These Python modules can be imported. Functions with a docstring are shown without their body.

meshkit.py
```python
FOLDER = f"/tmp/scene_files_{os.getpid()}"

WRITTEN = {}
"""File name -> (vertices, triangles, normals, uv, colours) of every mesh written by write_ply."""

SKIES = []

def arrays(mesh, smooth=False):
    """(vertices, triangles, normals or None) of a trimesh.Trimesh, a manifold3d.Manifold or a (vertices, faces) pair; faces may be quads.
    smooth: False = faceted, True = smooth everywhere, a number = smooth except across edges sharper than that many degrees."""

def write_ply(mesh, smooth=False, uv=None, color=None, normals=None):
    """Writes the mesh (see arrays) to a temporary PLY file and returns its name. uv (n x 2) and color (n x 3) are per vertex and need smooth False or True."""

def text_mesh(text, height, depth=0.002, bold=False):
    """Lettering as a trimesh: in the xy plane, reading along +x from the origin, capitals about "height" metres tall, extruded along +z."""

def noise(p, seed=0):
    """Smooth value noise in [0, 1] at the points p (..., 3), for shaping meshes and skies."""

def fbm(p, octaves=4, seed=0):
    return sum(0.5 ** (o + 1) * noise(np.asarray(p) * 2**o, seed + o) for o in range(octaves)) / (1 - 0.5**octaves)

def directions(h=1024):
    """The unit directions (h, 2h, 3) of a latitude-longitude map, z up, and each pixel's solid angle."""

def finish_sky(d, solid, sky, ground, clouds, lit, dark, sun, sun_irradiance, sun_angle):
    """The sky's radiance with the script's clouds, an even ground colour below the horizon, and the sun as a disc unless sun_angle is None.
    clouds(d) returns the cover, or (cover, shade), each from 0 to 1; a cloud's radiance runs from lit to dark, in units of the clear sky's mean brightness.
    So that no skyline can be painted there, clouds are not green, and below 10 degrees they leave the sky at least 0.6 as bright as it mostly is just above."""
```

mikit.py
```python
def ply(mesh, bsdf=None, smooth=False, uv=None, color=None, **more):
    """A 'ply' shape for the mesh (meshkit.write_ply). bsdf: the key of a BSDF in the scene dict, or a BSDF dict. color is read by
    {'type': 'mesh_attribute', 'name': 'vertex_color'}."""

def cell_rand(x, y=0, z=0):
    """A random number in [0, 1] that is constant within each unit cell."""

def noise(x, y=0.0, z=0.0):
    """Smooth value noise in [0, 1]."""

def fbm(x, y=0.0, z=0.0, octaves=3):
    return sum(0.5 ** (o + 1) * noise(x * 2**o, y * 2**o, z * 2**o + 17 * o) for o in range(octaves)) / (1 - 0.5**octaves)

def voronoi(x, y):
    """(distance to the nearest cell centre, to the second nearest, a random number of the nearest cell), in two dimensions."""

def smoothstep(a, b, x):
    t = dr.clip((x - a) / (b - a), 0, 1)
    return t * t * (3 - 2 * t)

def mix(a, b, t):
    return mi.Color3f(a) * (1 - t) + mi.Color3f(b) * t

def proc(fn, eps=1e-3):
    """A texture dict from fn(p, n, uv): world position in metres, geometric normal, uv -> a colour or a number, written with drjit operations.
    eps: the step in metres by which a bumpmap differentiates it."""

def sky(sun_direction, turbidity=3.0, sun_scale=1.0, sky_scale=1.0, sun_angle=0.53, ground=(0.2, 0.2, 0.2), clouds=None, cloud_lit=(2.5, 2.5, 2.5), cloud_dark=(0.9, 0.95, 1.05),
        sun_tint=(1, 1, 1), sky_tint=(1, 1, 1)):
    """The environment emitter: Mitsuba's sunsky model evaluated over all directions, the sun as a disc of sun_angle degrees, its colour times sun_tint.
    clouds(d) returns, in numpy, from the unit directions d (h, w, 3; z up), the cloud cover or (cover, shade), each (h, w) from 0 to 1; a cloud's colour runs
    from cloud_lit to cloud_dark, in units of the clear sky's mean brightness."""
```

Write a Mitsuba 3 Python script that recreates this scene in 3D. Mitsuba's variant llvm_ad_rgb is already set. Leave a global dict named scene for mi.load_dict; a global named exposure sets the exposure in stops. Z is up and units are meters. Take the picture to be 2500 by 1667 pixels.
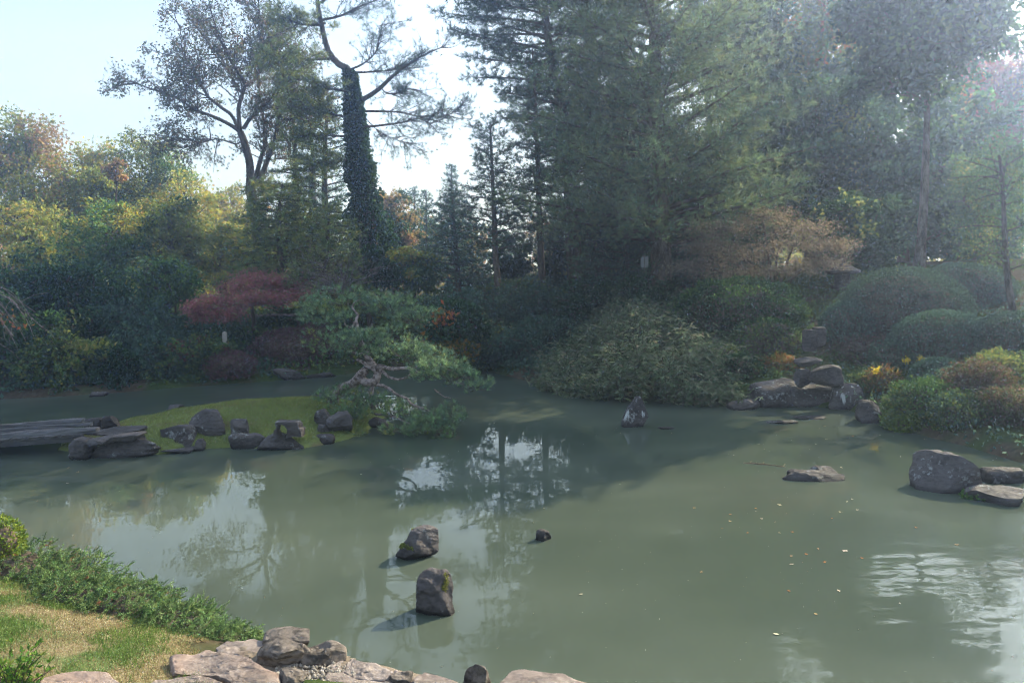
import math, random
import numpy as np, trimesh, shapely
import drjit as dr
import mitsuba as mi
import mikit, meshkit

# ---------------------------------------------------------------- camera, light, exposure
T = mi.ScalarTransform4f
EYE = (0.0, 0.0, 3.0)                                   # metres above the pond
PITCH, ROLL = math.radians(5.2), math.radians(1.6)
scene, labels = {}, {}
scene['camera'] = {'type': 'perspective', 'fov': 69.41, 'fov_axis': 'x', 'near_clip': 0.05, 'far_clip': 3000.0,
                   'to_world': T().look_at(origin=EYE, target=(0.0, math.cos(PITCH), 3.0 - math.sin(PITCH)),
                                           up=(math.sin(ROLL), 0.0, math.cos(ROLL)))}
SUN = (math.sin(math.radians(48)) * math.cos(math.radians(33)), math.cos(math.radians(48)) * math.cos(math.radians(33)), math.sin(math.radians(33)))


def thin_cloud(d):
    """Thin high veil with faint streaks, over the whole sky."""
    h = np.maximum(d[..., 2], 0.05)
    q = np.stack([d[..., 0] / h * 0.5 + d[..., 1] / h * 0.2, d[..., 1] / h * 1.3, d[..., 0] * 0], -1)
    near_sun = np.clip(d @ (np.array(SUN) / np.linalg.norm(SUN)), -1, 1)          # a veil looks denser and whiter towards the sun
    return 0.08 + 0.22 * meshkit.fbm(q, 5, 3) + 0.55 * np.exp(-(np.degrees(np.arccos(near_sun)) / 42) ** 2)


scene['sky'] = mikit.sky(SUN, turbidity=3.5, sun_tint=(0.84, 0.98, 1.13), clouds=thin_cloud, cloud_lit=(2.3, 2.7, 3.2))
exposure = 3.05
HAZE = 0.0042

# ---------------------------------------------------------------- materials
fbm, noise, smoothstep, mix = mikit.fbm, mikit.noise, mikit.smoothstep, mikit.mix
proc = mikit.proc
VC = {'type': 'mesh_attribute', 'name': 'vertex_color'}
scene['mat_leaf'] = {'type': 'principledthin', 'base_color': VC, 'roughness': 0.55, 'diff_trans': 1.25, 'eta': 1.3}
scene['mat_leaf_gloss'] = {'type': 'principledthin', 'base_color': VC, 'roughness': 0.36, 'diff_trans': 0.8, 'eta': 1.6}
scene['mat_painted'] = {'type': 'twosided', 'b': {'type': 'diffuse', 'reflectance': VC}}


def rock_col(p, n, uv):
    big = fbm(p.x * 2.3, p.y * 2.3, p.z * 2.3, 4)
    fine = fbm(p.x * 21, p.y * 21, p.z * 27, 3)
    c = mix((0.034, 0.028, 0.027), (0.1, 0.085, 0.082), smoothstep(0.3, 0.7, 0.6 * big + 0.4 * fine))
    c = mix(c, mi.Color3f(0.27, 0.27, 0.26), smoothstep(0.6, 0.74, 0.55 * fbm(p.x * 4 + 9, p.y * 4, p.z * 4, 3) + 0.45 * fbm(p.x * 26, p.y * 26, p.z * 20, 3)) * 0.8)
    c = mix(c, mi.Color3f(0.03, 0.027, 0.025), smoothstep(0.62, 0.8, fine) * 0.5)
    wet = 1 - smoothstep(0.02, 0.1, p.z + 0.05 * (big - 0.5))          # damp band at the water line
    return c * (1 - 0.6 * wet)


def rock_h(p, n, uv):
    return fbm(p.x * 14, p.y * 14, p.z * 17, 4) + 0.35 * fbm(p.x * 60, p.y * 60, p.z * 60, 2)


scene['mat_rock'] = {'type': 'twosided', 'b': {'type': 'bumpmap', 'scale': 0.04, 't': proc(rock_h, 4e-3),
                 'b': {'type': 'principled', 'base_color': proc(rock_col), 'roughness': 0.75, 'specular': 0.35}}}


def brown_col(p, n, uv):
    big = fbm(p.x * 5, p.y * 5, p.z * 5, 4)
    fine = fbm(p.x * 34, p.y * 34, p.z * 34, 3)
    c = mix((0.055, 0.045, 0.038), (0.19, 0.155, 0.13), smoothstep(0.3, 0.7, 0.5 * big + 0.5 * fine))
    return mix(c, mi.Color3f(0.03, 0.025, 0.022), smoothstep(0.56, 0.7, fbm(p.x * 9 + p.z * 12, p.y * 9, p.z * 22, 4)) * 0.7)


scene['mat_brown_rock'] = {'type': 'twosided', 'b': {'type': 'bumpmap', 'scale': 0.03, 't': proc(lambda p, n, uv: fbm(p.x * 22, p.y * 22, p.z * 26, 4) + 0.3 * fbm(p.x * 90, p.y * 90, p.z * 90, 2), 3e-3),
                           'b': {'type': 'principled', 'base_color': proc(brown_col), 'roughness': 0.8, 'specular': 0.3}}}


def streak_col(p, n, uv):
    c = rock_col(p, n, uv)
    s = fbm(p.x * 16, p.y * 16, p.z * 2.2, 3)
    return mix(c, mi.Color3f(0.5, 0.5, 0.49), smoothstep(0.56, 0.68, s) * smoothstep(0.08, 0.2, p.z) * 0.85)


scene['mat_streaked_rock'] = {'type': 'twosided', 'b': {'type': 'bumpmap', 'scale': 0.03, 't': proc(rock_h, 4e-3),
                              'b': {'type': 'principled', 'base_color': proc(streak_col), 'roughness': 0.75, 'specular': 0.35}}}


def slab_col(p, n, uv):
    big = fbm(p.x * 1.6 + 3, p.y * 1.6, p.z * 1.6, 4)
    fine = fbm(p.x * 40, p.y * 40, p.z * 40, 3)
    lay = fbm(p.x * 5 + p.y * 3, p.y * 14 - p.x * 6, p.z * 60, 3)
    c = mix((0.15, 0.112, 0.095), (0.25, 0.205, 0.182), smoothstep(0.3, 0.7, 0.7 * big + 0.3 * fine))
    c = mix(c, mi.Color3f(0.33, 0.19, 0.13), smoothstep(0.52, 0.68, fbm(p.x * 1.1, p.y * 1.1 + 5, 2.0, 3)) * 0.6)
    c = mix(c, mi.Color3f(0.09, 0.07, 0.06), smoothstep(0.6, 0.74, lay) * 0.6)
    return c * (0.8 + 0.4 * fine)


def slab_h(p, n, uv):
    lay = fbm(p.x * 5 + p.y * 3, p.y * 14 - p.x * 6, p.z * 60, 3)
    return fbm(p.x * 12, p.y * 12, p.z * 30, 4) + 0.5 * smoothstep(0.5, 0.66, lay) + 0.2 * fbm(p.x * 70, p.y * 70, p.z * 70, 2)


scene['mat_slab'] = {'type': 'twosided', 'b': {'type': 'bumpmap', 'scale': 0.022, 't': proc(slab_h, 3e-3),
                 'b': {'type': 'principled', 'base_color': proc(slab_col), 'roughness': 0.8, 'specular': 0.3}}}


def bark_col(p, n, uv):
    a = fbm(p.x * 9, p.y * 9, p.z * 2.2, 3)
    b = fbm(p.x * 40, p.y * 40, p.z * 14, 2)
    return mix((0.05, 0.04, 0.032), (0.16, 0.125, 0.1), smoothstep(0.3, 0.7, 0.6 * a + 0.4 * b))


scene['mat_bark'] = {'type': 'twosided', 'b': {'type': 'bumpmap', 'scale': 0.03, 't': proc(lambda p, n, uv: fbm(p.x * 18, p.y * 18, p.z * 5, 3), 6e-3),
                 'b': {'type': 'diffuse', 'reflectance': proc(bark_col)}}}
scene['mat_pine_bark'] = {'type': 'twosided', 'b': {'type': 'bumpmap', 'scale': 0.02, 't': proc(lambda p, n, uv: fbm(p.x * 30, p.y * 30, p.z * 24, 3), 4e-3),
                      'b': {'type': 'diffuse', 'reflectance': proc(lambda p, n, uv: mix((0.12, 0.09, 0.08), (0.36, 0.29, 0.27), smoothstep(0.3, 0.7, fbm(p.x * 22, p.y * 22, p.z * 16, 3))))}}}


def soil_col(p, n, uv):
    a = fbm(p.x * 0.9, p.y * 0.9, 0.0, 4)
    b = fbm(p.x * 17, p.y * 17, p.z * 9, 3)
    c = mix((0.045, 0.036, 0.026), (0.12, 0.09, 0.06), b)
    return mix(c, mix((0.03, 0.05, 0.02), (0.07, 0.09, 0.03), b), smoothstep(0.4, 0.6, a))


scene['mat_soil'] = {'type': 'twosided', 'b': {'type': 'bumpmap', 'scale': 0.05, 't': proc(lambda p, n, uv: fbm(p.x * 9, p.y * 9, p.z * 9, 3), 8e-3),
                 'b': {'type': 'diffuse', 'reflectance': proc(soil_col)}}}


def moss_col(p, n, uv):
    a = fbm(p.x * 1.1 + 2, p.y * 1.1, 0.0, 3)
    b = fbm(p.x * 14, p.y * 14, p.z * 8, 3)
    c = mix((0.11, 0.14, 0.045), (0.21, 0.23, 0.08), 0.6 * b + 0.4 * a)
    return mix(c, mi.Color3f(0.16, 0.105, 0.075), smoothstep(0.58, 0.72, fbm(p.x * 0.9 - 4, p.y * 1.3, 3.0, 3)) * 0.7)


scene['mat_moss'] = {'type': 'twosided', 'b': {'type': 'bumpmap', 'scale': 0.03, 't': proc(lambda p, n, uv: fbm(p.x * 22, p.y * 22, p.z * 22, 3), 5e-3),
                 'b': {'type': 'diffuse', 'reflectance': proc(moss_col)}}}


def lawn_col(p, n, uv):
    a = fbm(p.x * 2.2, p.y * 2.2, 0.0, 3)
    b = fbm(p.x * 40, p.y * 40, 0.0, 3)
    return mix(mix((0.2, 0.15, 0.085), (0.3, 0.25, 0.15), b), mix((0.08, 0.125, 0.045), (0.15, 0.19, 0.075), b), smoothstep(0.42, 0.6, a))


scene['mat_earth'] = {'type': 'twosided', 'b': {'type': 'bumpmap', 'scale': 0.012, 't': proc(lambda p, n, uv: fbm(p.x * 60, p.y * 60, p.z * 60, 3), 3e-3),
                      'b': {'type': 'diffuse', 'reflectance': proc(lambda p, n, uv: mix((0.13, 0.1, 0.075), (0.33, 0.27, 0.21), fbm(p.x * 30, p.y * 30, p.z * 30, 4)))}}}
scene['mat_lawn'] = {'type': 'twosided', 'b': {'type': 'diffuse', 'reflectance': proc(lawn_col)}}


def wood_col(p, n, uv):
    a = fbm(p.x * 3.5, p.y * 22, p.z * 22, 3)
    return mix((0.09, 0.086, 0.09), (0.18, 0.172, 0.176), smoothstep(0.2, 0.8, a))


scene['mat_grey_wood'] = {'type': 'twosided', 'b': {'type': 'bumpmap', 'scale': 0.006, 't': proc(lambda p, n, uv: fbm(p.x * 5, p.y * 40, p.z * 40, 3), 4e-3),
                      'b': {'type': 'diffuse', 'reflectance': proc(wood_col)}}}


def water_h(p, n, uv):
    gate = 0.15 + 0.85 * smoothstep(0.42, 0.68, fbm(p.x * 0.21 + 7, p.y * 0.3, 0.0, 2))
    return gate * (fbm(p.x * 1.7 + 0.6 * p.y, p.y * 4.5 - 0.5 * p.x, 0.0, 2) + 0.2 * noise(p.x * 6 + 3 * p.y, p.y * 13 - 2 * p.x, 0.0) + 0.06 * noise(p.x * 15 - 5 * p.y, p.y * 27 + 4 * p.x, 0.0))


def water_col(p, n, uv):
    return mix((0.056, 0.072, 0.052), (0.085, 0.102, 0.076), smoothstep(0.25, 0.75, fbm(p.x * 0.3, p.y * 0.45, 0.0, 4)))


scene['mat_pond_water'] = {'type': 'bumpmap', 'scale': 0.0045, 't': proc(water_h, 6e-3),
                       'b': {'type': 'plastic', 'diffuse_reflectance': proc(water_col), 'int_ior': 1.33, 'nonlinear': False}}

# ---------------------------------------------------------------- helpers
def nrm(a):
    return a / (np.linalg.norm(a, axis=-1, keepdims=True) + 1e-9)


def numbered(name):
    if name not in USED:
        USED.add(name)
        return name
    i = 1
    while f'{name}_{i:03d}' in USED:
        i += 1
    USED.add(f'{name}_{i:03d}')
    return f'{name}_{i:03d}'


USED = set()


def thing(name, label, cat, group=None):
    key = numbered(name)
    labels[key] = {'label': label, 'category': cat}
    if group:
        labels[key]['group'] = group
    return key


class MB:
    """Collects pieces; put() makes them one mesh of the scene."""
    def __init__(s):
        s.v, s.f, s.c, s.n = [], [], [], 0

    def add(s, v, f, c=None):
        v = np.asarray(v, float)
        s.v.append(v); s.f.append(np.asarray(f, int) + s.n); s.n += len(v)
        s.c.append(np.ones((len(v), 3)) * (c if c is not None else 0.5))
        return s

    def put(s, key, bsdf, smooth=False, color=False):
        v, f = np.vstack(s.v), np.vstack(s.f)
        scene[key] = mikit.ply((v, f), 'mat_' + bsdf, smooth, color=np.vstack(s.c) if color else None)
        if '__' in key and key.rsplit('__', 1)[1].split('_')[0] in ('twigs', 'limbs', 'branches', 'stems'):
            labels[key] = {'kind': 'stuff'}
        return key


def part(root, name):
    return numbered(f'{root}__{name}')


def tube(pts, radii, sides=6, wob=0.0, rng=None):
    p = np.asarray(pts, float)
    r = np.broadcast_to(np.asarray(radii, float), (len(p),))
    t = nrm(np.gradient(p, axis=0))
    a = np.cross(t[0], [0, 0, 1] if abs(t[0][2]) < 0.9 else [1, 0, 0])
    A = []
    for k in range(len(p)):
        a = a - t[k] * (a @ t[k]); a = a / (np.linalg.norm(a) + 1e-9); A.append(a)
    A = np.array(A); B = np.cross(t, A)
    ang = np.arange(sides) * 2 * np.pi / sides
    R = r[:, None] * np.ones(sides)
    if wob:
        R = R * (1 + wob * (rng.random((len(p), sides)) - 0.5) * 2)
    v = p[:, None] + R[..., None] * (np.cos(ang)[None, :, None] * A[:, None] + np.sin(ang)[None, :, None] * B[:, None])
    i, j = np.meshgrid(np.arange(len(p) - 1), np.arange(sides), indexing='ij')
    q = np.stack([i * sides + j, i * sides + (j + 1) % sides, (i + 1) * sides + (j + 1) % sides, (i + 1) * sides + j], -1).reshape(-1, 4)
    f = np.vstack([q[:, [0, 1, 2]], q[:, [0, 2, 3]]])
    n = len(p) * sides
    if sides < 4:                      # thin twigs need no caps
        return v.reshape(-1, 3), f
    v = np.vstack([v.reshape(-1, 3), p[-1:] + t[-1:] * r[-1] * 0.6, p[:1]])
    k = np.arange(sides)
    f = np.vstack([f, np.stack([(len(p) - 1) * sides + k, (len(p) - 1) * sides + (k + 1) % sides, k * 0 + n], 1), np.stack([(k + 1) % sides, k, k * 0 + n + 1], 1)])
    return v, f


def curve(pts, n=14, rng=None, wob=0.0):
    """A smooth polyline through the points."""
    p = np.asarray(pts, float)
    if len(p) == 2:
        out = p[0] + np.linspace(0, 1, n)[:, None] * (p[1] - p[0])
    else:
        s = np.r_[0, np.cumsum(np.linalg.norm(np.diff(p, axis=0), axis=1))]
        from scipy.interpolate import PchipInterpolator
        out = PchipInterpolator(s, p)(np.linspace(0, s[-1], n))
    if wob:
        w = rng.normal(0, wob, out.shape); w[0] = 0; w[-1] *= 0.5
        out = out + w
    return out


def pick(rng, pal, n, jit=0.22):
    """Leaf colours: a palette of (colour, weight), each leaf a little lighter or darker."""
    cols = np.array([c for c, _ in pal], float); w = np.array([w for _, w in pal], float)
    c = cols[rng.choice(len(cols), n, p=w / w.sum())]
    return np.clip(c * rng.uniform(1 - jit, 1 + jit, (n, 1)) * rng.uniform(0.92, 1.08, (n, 3)), 0.004, 0.9)


def leaf_quads(rng, p, a, L, W, c, up=0.4):
    """Folded diamond leaves at p along the directions a."""
    n = len(p); a = nrm(a)
    N = nrm(rng.normal(size=(n, 3)) + np.array([0, 0, up * 2]))
    B = nrm(np.cross(N, a)); N = np.cross(a, B)
    L = np.broadcast_to(L, (n,))[:, None] * rng.uniform(0.7, 1.25, (n, 1)); W = np.broadcast_to(W, (n,))[:, None] * rng.uniform(0.75, 1.2, (n, 1))
    m = p + a * L * 0.48 + N * L * 0.05
    v = np.stack([p, m - B * W / 2 + N * W * 0.12, p + a * L - N * L * 0.08, m + B * W / 2 + N * W * 0.12], 1).reshape(-1, 3)
    k = np.arange(n)[:, None] * 4
    f = np.hstack([k, k + 2, k + 1, k, k + 3, k + 2]).reshape(-1, 3)
    return v, f, np.repeat(c, 4, 0)


def needles(rng, p, a, L, W, c, k=7, spread=0.75, up=0.25):
    """Tufts: k thin needles fan out from each p around a."""
    n = len(p); p = np.repeat(p, k, 0); a = np.repeat(nrm(a), k, 0); c = np.repeat(c, k, 0) * rng.uniform(0.75, 1.3, (n * k, 1))
    d = nrm(a + rng.normal(size=a.shape) * spread + np.array([0, 0, up]))
    B = nrm(np.cross(d, rng.normal(size=d.shape))) * (W / 2)
    v = np.stack([p - B, p + B, p + d * (L * rng.uniform(0.7, 1.15, (n * k, 1)))], 1).reshape(-1, 3)
    f = np.arange(n * k * 3).reshape(-1, 3)
    return v, f, np.repeat(c, 3, 0)


def ball_dirs(rng, n):
    return nrm(rng.normal(size=(n, 3)))


def sprays(rng, tips, dirs, k, sig, L, W, pal, up=0.4, droop=0.2, jit=0.22, patch=None):
    """k leaves round each twig tip. patch: second palette, taken by whole twigs with the given share."""
    n = len(tips)
    p = np.repeat(tips, k, 0) + rng.normal(size=(n * k, 3)) * sig
    a = np.repeat(dirs, k, 0) * 0.7 + rng.normal(size=(n * k, 3)) * 0.7 - np.array([0, 0, droop])
    c = pick(rng, pal, n * k, jit)
    if patch is not None:
        pal2, share, fr, sd = patch
        m = meshkit.noise(tips * fr, sd) + rng.normal(0, 0.08, n) > 1 - share
        m = np.repeat(m, k)
        c[m] = pick(rng, pal2, m.sum(), jit)
    c = c * np.repeat(rng.uniform(0.8, 1.2, (n, 1)), k, 0)
    return leaf_quads(rng, p, a, L, W, c, up)


def trunk_pts(base, top, rng, bend=0.3, n=9):
    t = np.linspace(0, 1, n)[:, None]
    p = np.asarray(base) + t * (np.asarray(top) - np.asarray(base))
    return p + np.sin(t * np.pi) * rng.normal(0, bend, 3) * [1, 1, 0]


def broadleaf(name, label, cat, base, crown, R, pal, seed, clumps=26, twigs=60, k=9, L=0.17, W=0.1, r0=0.22, group=None, patch=None, sig=None, bsdf='leaf',
              shell=0.5, clump_r=0.34, stems=1, up=0.3, droop=0.25, limb_sides=5):
    """A tree: trunk, limbs to leaf clumps spread through the crown's ellipsoid."""
    rng = np.random.default_rng(seed)
    root = thing(name, label, cat, group)
    base, crown, R = (np.asarray(x, float) for x in (base, crown, R))
    tr, lb, cr = MB(), MB(), MB()
    top = crown + [0, 0, R[2] * 0.35]
    t = trunk_pts(base - [0, 0, 0.3], top, rng, 0.25)
    rad = r0 * np.linspace(1.15, 0.25, len(t)); rad[0] *= 1.3
    tr.add(*tube(t, rad, 8, 0.08, rng))
    u = ball_dirs(rng, clumps) * rng.random((clumps, 1)) ** (shell * 0.66)
    u[:, 2] = np.where(u[:, 2] < -0.75, -u[:, 2], u[:, 2])
    cc = crown + u * R * (1 - clump_r * 0.6)
    cr_r = R.mean() * clump_r * rng.uniform(0.7, 1.25, clumps)
    for c, r in zip(cc, cr_r):
        j = min(len(t) - 2, max(2, int(np.searchsorted(t[:, 2], c[2] - 0.55 * np.linalg.norm((c - crown)[:2])))))
        s = t[j]
        mid = s + (c - s) * 0.5 + rng.normal(0, 0.12, 3) * r - np.array([0, 0, 0.1 * r])
        lb.add(*tube(curve([s, mid, c + rng.normal(0, 0.1, 3) * r], 7), np.linspace(rad[j] * 0.5, 0.015, 7), limb_sides))
        hub = ball_dirs(rng, 9) * (rng.random((9, 1)) ** 0.4) * [1.15, 1.15, 0.85]          # sprays gather round a few boughs in each clump
        rel = hub[rng.integers(0, 9, twigs)] + rng.normal(0, 0.17, (twigs, 3)) * [1.2, 1.2, 0.65]
        tips = c + rel * r; d = nrm(rel + [0, 0, 0.15])
        for q in range(0, twigs, max(1, twigs // 5)):
            lb.add(*tube([c, (c + tips[q]) / 2 + rng.normal(0, 0.05, 3), tips[q]], [0.018, 0.012, 0.006], 3))
        fb = rng.uniform(0.72, 1.28)
        cr.add(*sprays(rng, tips, d, k, sig or r * 0.16, L, W, [(tuple(np.array(q_) * fb), w_) for q_, w_ in pal], up, droop, patch=patch))
    tr.put(part(root, 'trunk'), 'bark', True)
    lb.put(part(root, 'limbs'), 'bark', True)
    cr.put(part(root, 'crown'), bsdf, False, True)
    return root


def pine(name, label, trunk, r0, seed, pal, start=0.25, length=3.0, nb=46, env=None, tuft=0.16, width=0.02, k=7, rise=0.25, droop=0.35, step=0.3,
         group=None, cat='tree', az=None, bare=0.25, dens=1.0, up=0.25, lat=0.32, spread=0.75, fluff=0.14):
    """A pine: trunk, whorled boughs, laterals set with tufts of needles."""
    rng = np.random.default_rng(seed)
    root = thing(name, label, cat, group)
    t = curve(trunk, 24); H0, H1 = 0, len(t) - 1
    tr, bo, ne = MB(), MB(), MB()
    rad = np.linspace(r0, r0 * 0.12 + 0.012, 24)
    tr.add(*tube(t, rad, 9, 0.05, rng))
    P_, A_ = [], []
    for i in range(nb):
        f = start + (0.995 - start) * (i + rng.random() * 0.8) / nb
        s = np.array([np.interp(f * H1, np.arange(24), t[:, q]) for q in range(3)])
        th = i * 2.39996 + rng.normal(0, 0.3)
        if az is not None:
            th = az[0] + (az[1] - az[0]) * rng.random()
        g = (f - start) / (1 - start)
        Lb = length * (env(g) if env else (1 - g) ** 0.7 + 0.12) * rng.uniform(0.65, 1.15)
        d = np.array([math.cos(th), math.sin(th), 0]); side = np.array([-d[1], d[0], 0])
        u = np.linspace(0, 1, 8)[:, None]
        b = s + d * Lb * u + np.array([0, 0, 1]) * Lb * ((rise + 0.35 * g) * u - droop * u ** 2 + 0.18 * u ** 3) + side * Lb * rng.normal(0, 0.07) * u ** 2
        bo.add(*tube(b, np.linspace(max(0.014, r0 * 0.24 * (1 - 0.6 * g)), 0.006, 8), 4))
        ss = np.arange(bare, 1.0, step / max(Lb, 0.4))
        for q in ss:
            o = np.array([np.interp(q * 7, np.arange(8), b[:, w]) for w in range(3)])
            for sg in (-1, 1):
                ln = (Lb * lat * (1.05 - q) + 0.25) * rng.uniform(0.6, 1.2)
                e = nrm(d * 0.75 + side * sg * rng.uniform(0.5, 1.0) + np.array([0, 0, rng.normal(0.04, fluff)]))
                m = max(2, int(ln / (tuft * 0.75) * dens))
                w = (np.arange(m)[:, None] + rng.random((m, 1)) * 0.6) / m
                P_.append(o + e * ln * w + rng.normal(0, tuft * (0.1 + fluff), (m, 3))); A_.append(np.repeat(e[None], m, 0))
                bo.add(*tube([o, o + e * ln], [0.008, 0.004], 3))
        P_.append(b[-1:]); A_.append(nrm(b[-1:] - b[-2:-1]))
    p, a = np.vstack(P_), np.vstack(A_)
    ne.add(*needles(rng, p, a, tuft, width, pick(rng, pal, len(p)), k, spread, up))
    tr.put(part(root, 'trunk'), 'bark', True)
    bo.put(part(root, 'branches'), 'bark', True)
    ne.put(part(root, 'crown'), 'leaf', False, True)
    return root


def dome(name, label, center, R, pal, seed, n=9000, L=0.06, W=0.035, group=None, cat='shrub', rough=0.16, fr=1.6, core=0.86, bsdf='leaf', patch=None, cut=-0.25,
         depth=0.16, out=0.9, up=0.3, twig_n=0, jit=0.25):
    """A shrub: stems and a dense inner body of twigs, leaves through its outer layer."""
    rng = np.random.default_rng(seed)
    root = thing(name, label, cat, group)
    center, R = np.asarray(center, float), np.asarray(R, float)

    def bump(d):
        return 1 + rough * (meshkit.fbm(d * fr * 2 + seed, 3, seed) - 0.5) * 2

    s = trimesh.creation.icosphere(3)
    d = np.array(s.vertices)
    v = center + d * R * (core * bump(d))[:, None] * (1 + rng.normal(0, 0.02, (len(d), 1)))
    MB().add(v, s.faces).put(part(root, 'stems'), 'bark', True)
    d = ball_dirs(rng, int(n * 1.3)); d = d[d[:, 2] > cut][:n]
    r = bump(d) * (1 - depth * rng.random(len(d)) ** 1.6 + rng.normal(0, 0.015, len(d)))
    p = center + d * R * r[:, None]
    out_n = nrm(d / R)
    a = out_n * out + rng.normal(size=d.shape) * 0.75
    c = pick(rng, pal, len(d), jit) * rng.uniform(0.9, 1.1, (len(d), 1))
    if patch is not None:
        pal2, share, f2, sd = patch
        m = meshkit.noise(p * f2, sd) + rng.normal(0, 0.1, len(p)) > 1 - share
        c[m] = pick(rng, pal2, m.sum(), jit)
    MB().add(*leaf_quads(rng, p, a, L, W, c, up)).put(part(root, 'foliage'), bsdf, False, True)
    if twig_n:
        m = MB()
        for q in rng.choice(len(p), twig_n):
            e = nrm(out_n[q] + rng.normal(0, 0.5, 3))
            m.add(*tube([p[q] - e * 0.1, p[q] + e * rng.uniform(0.08, 0.3)], [0.006, 0.003], 3))
        m.put(part(root, 'twigs'), 'bark', True)
    return root


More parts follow.
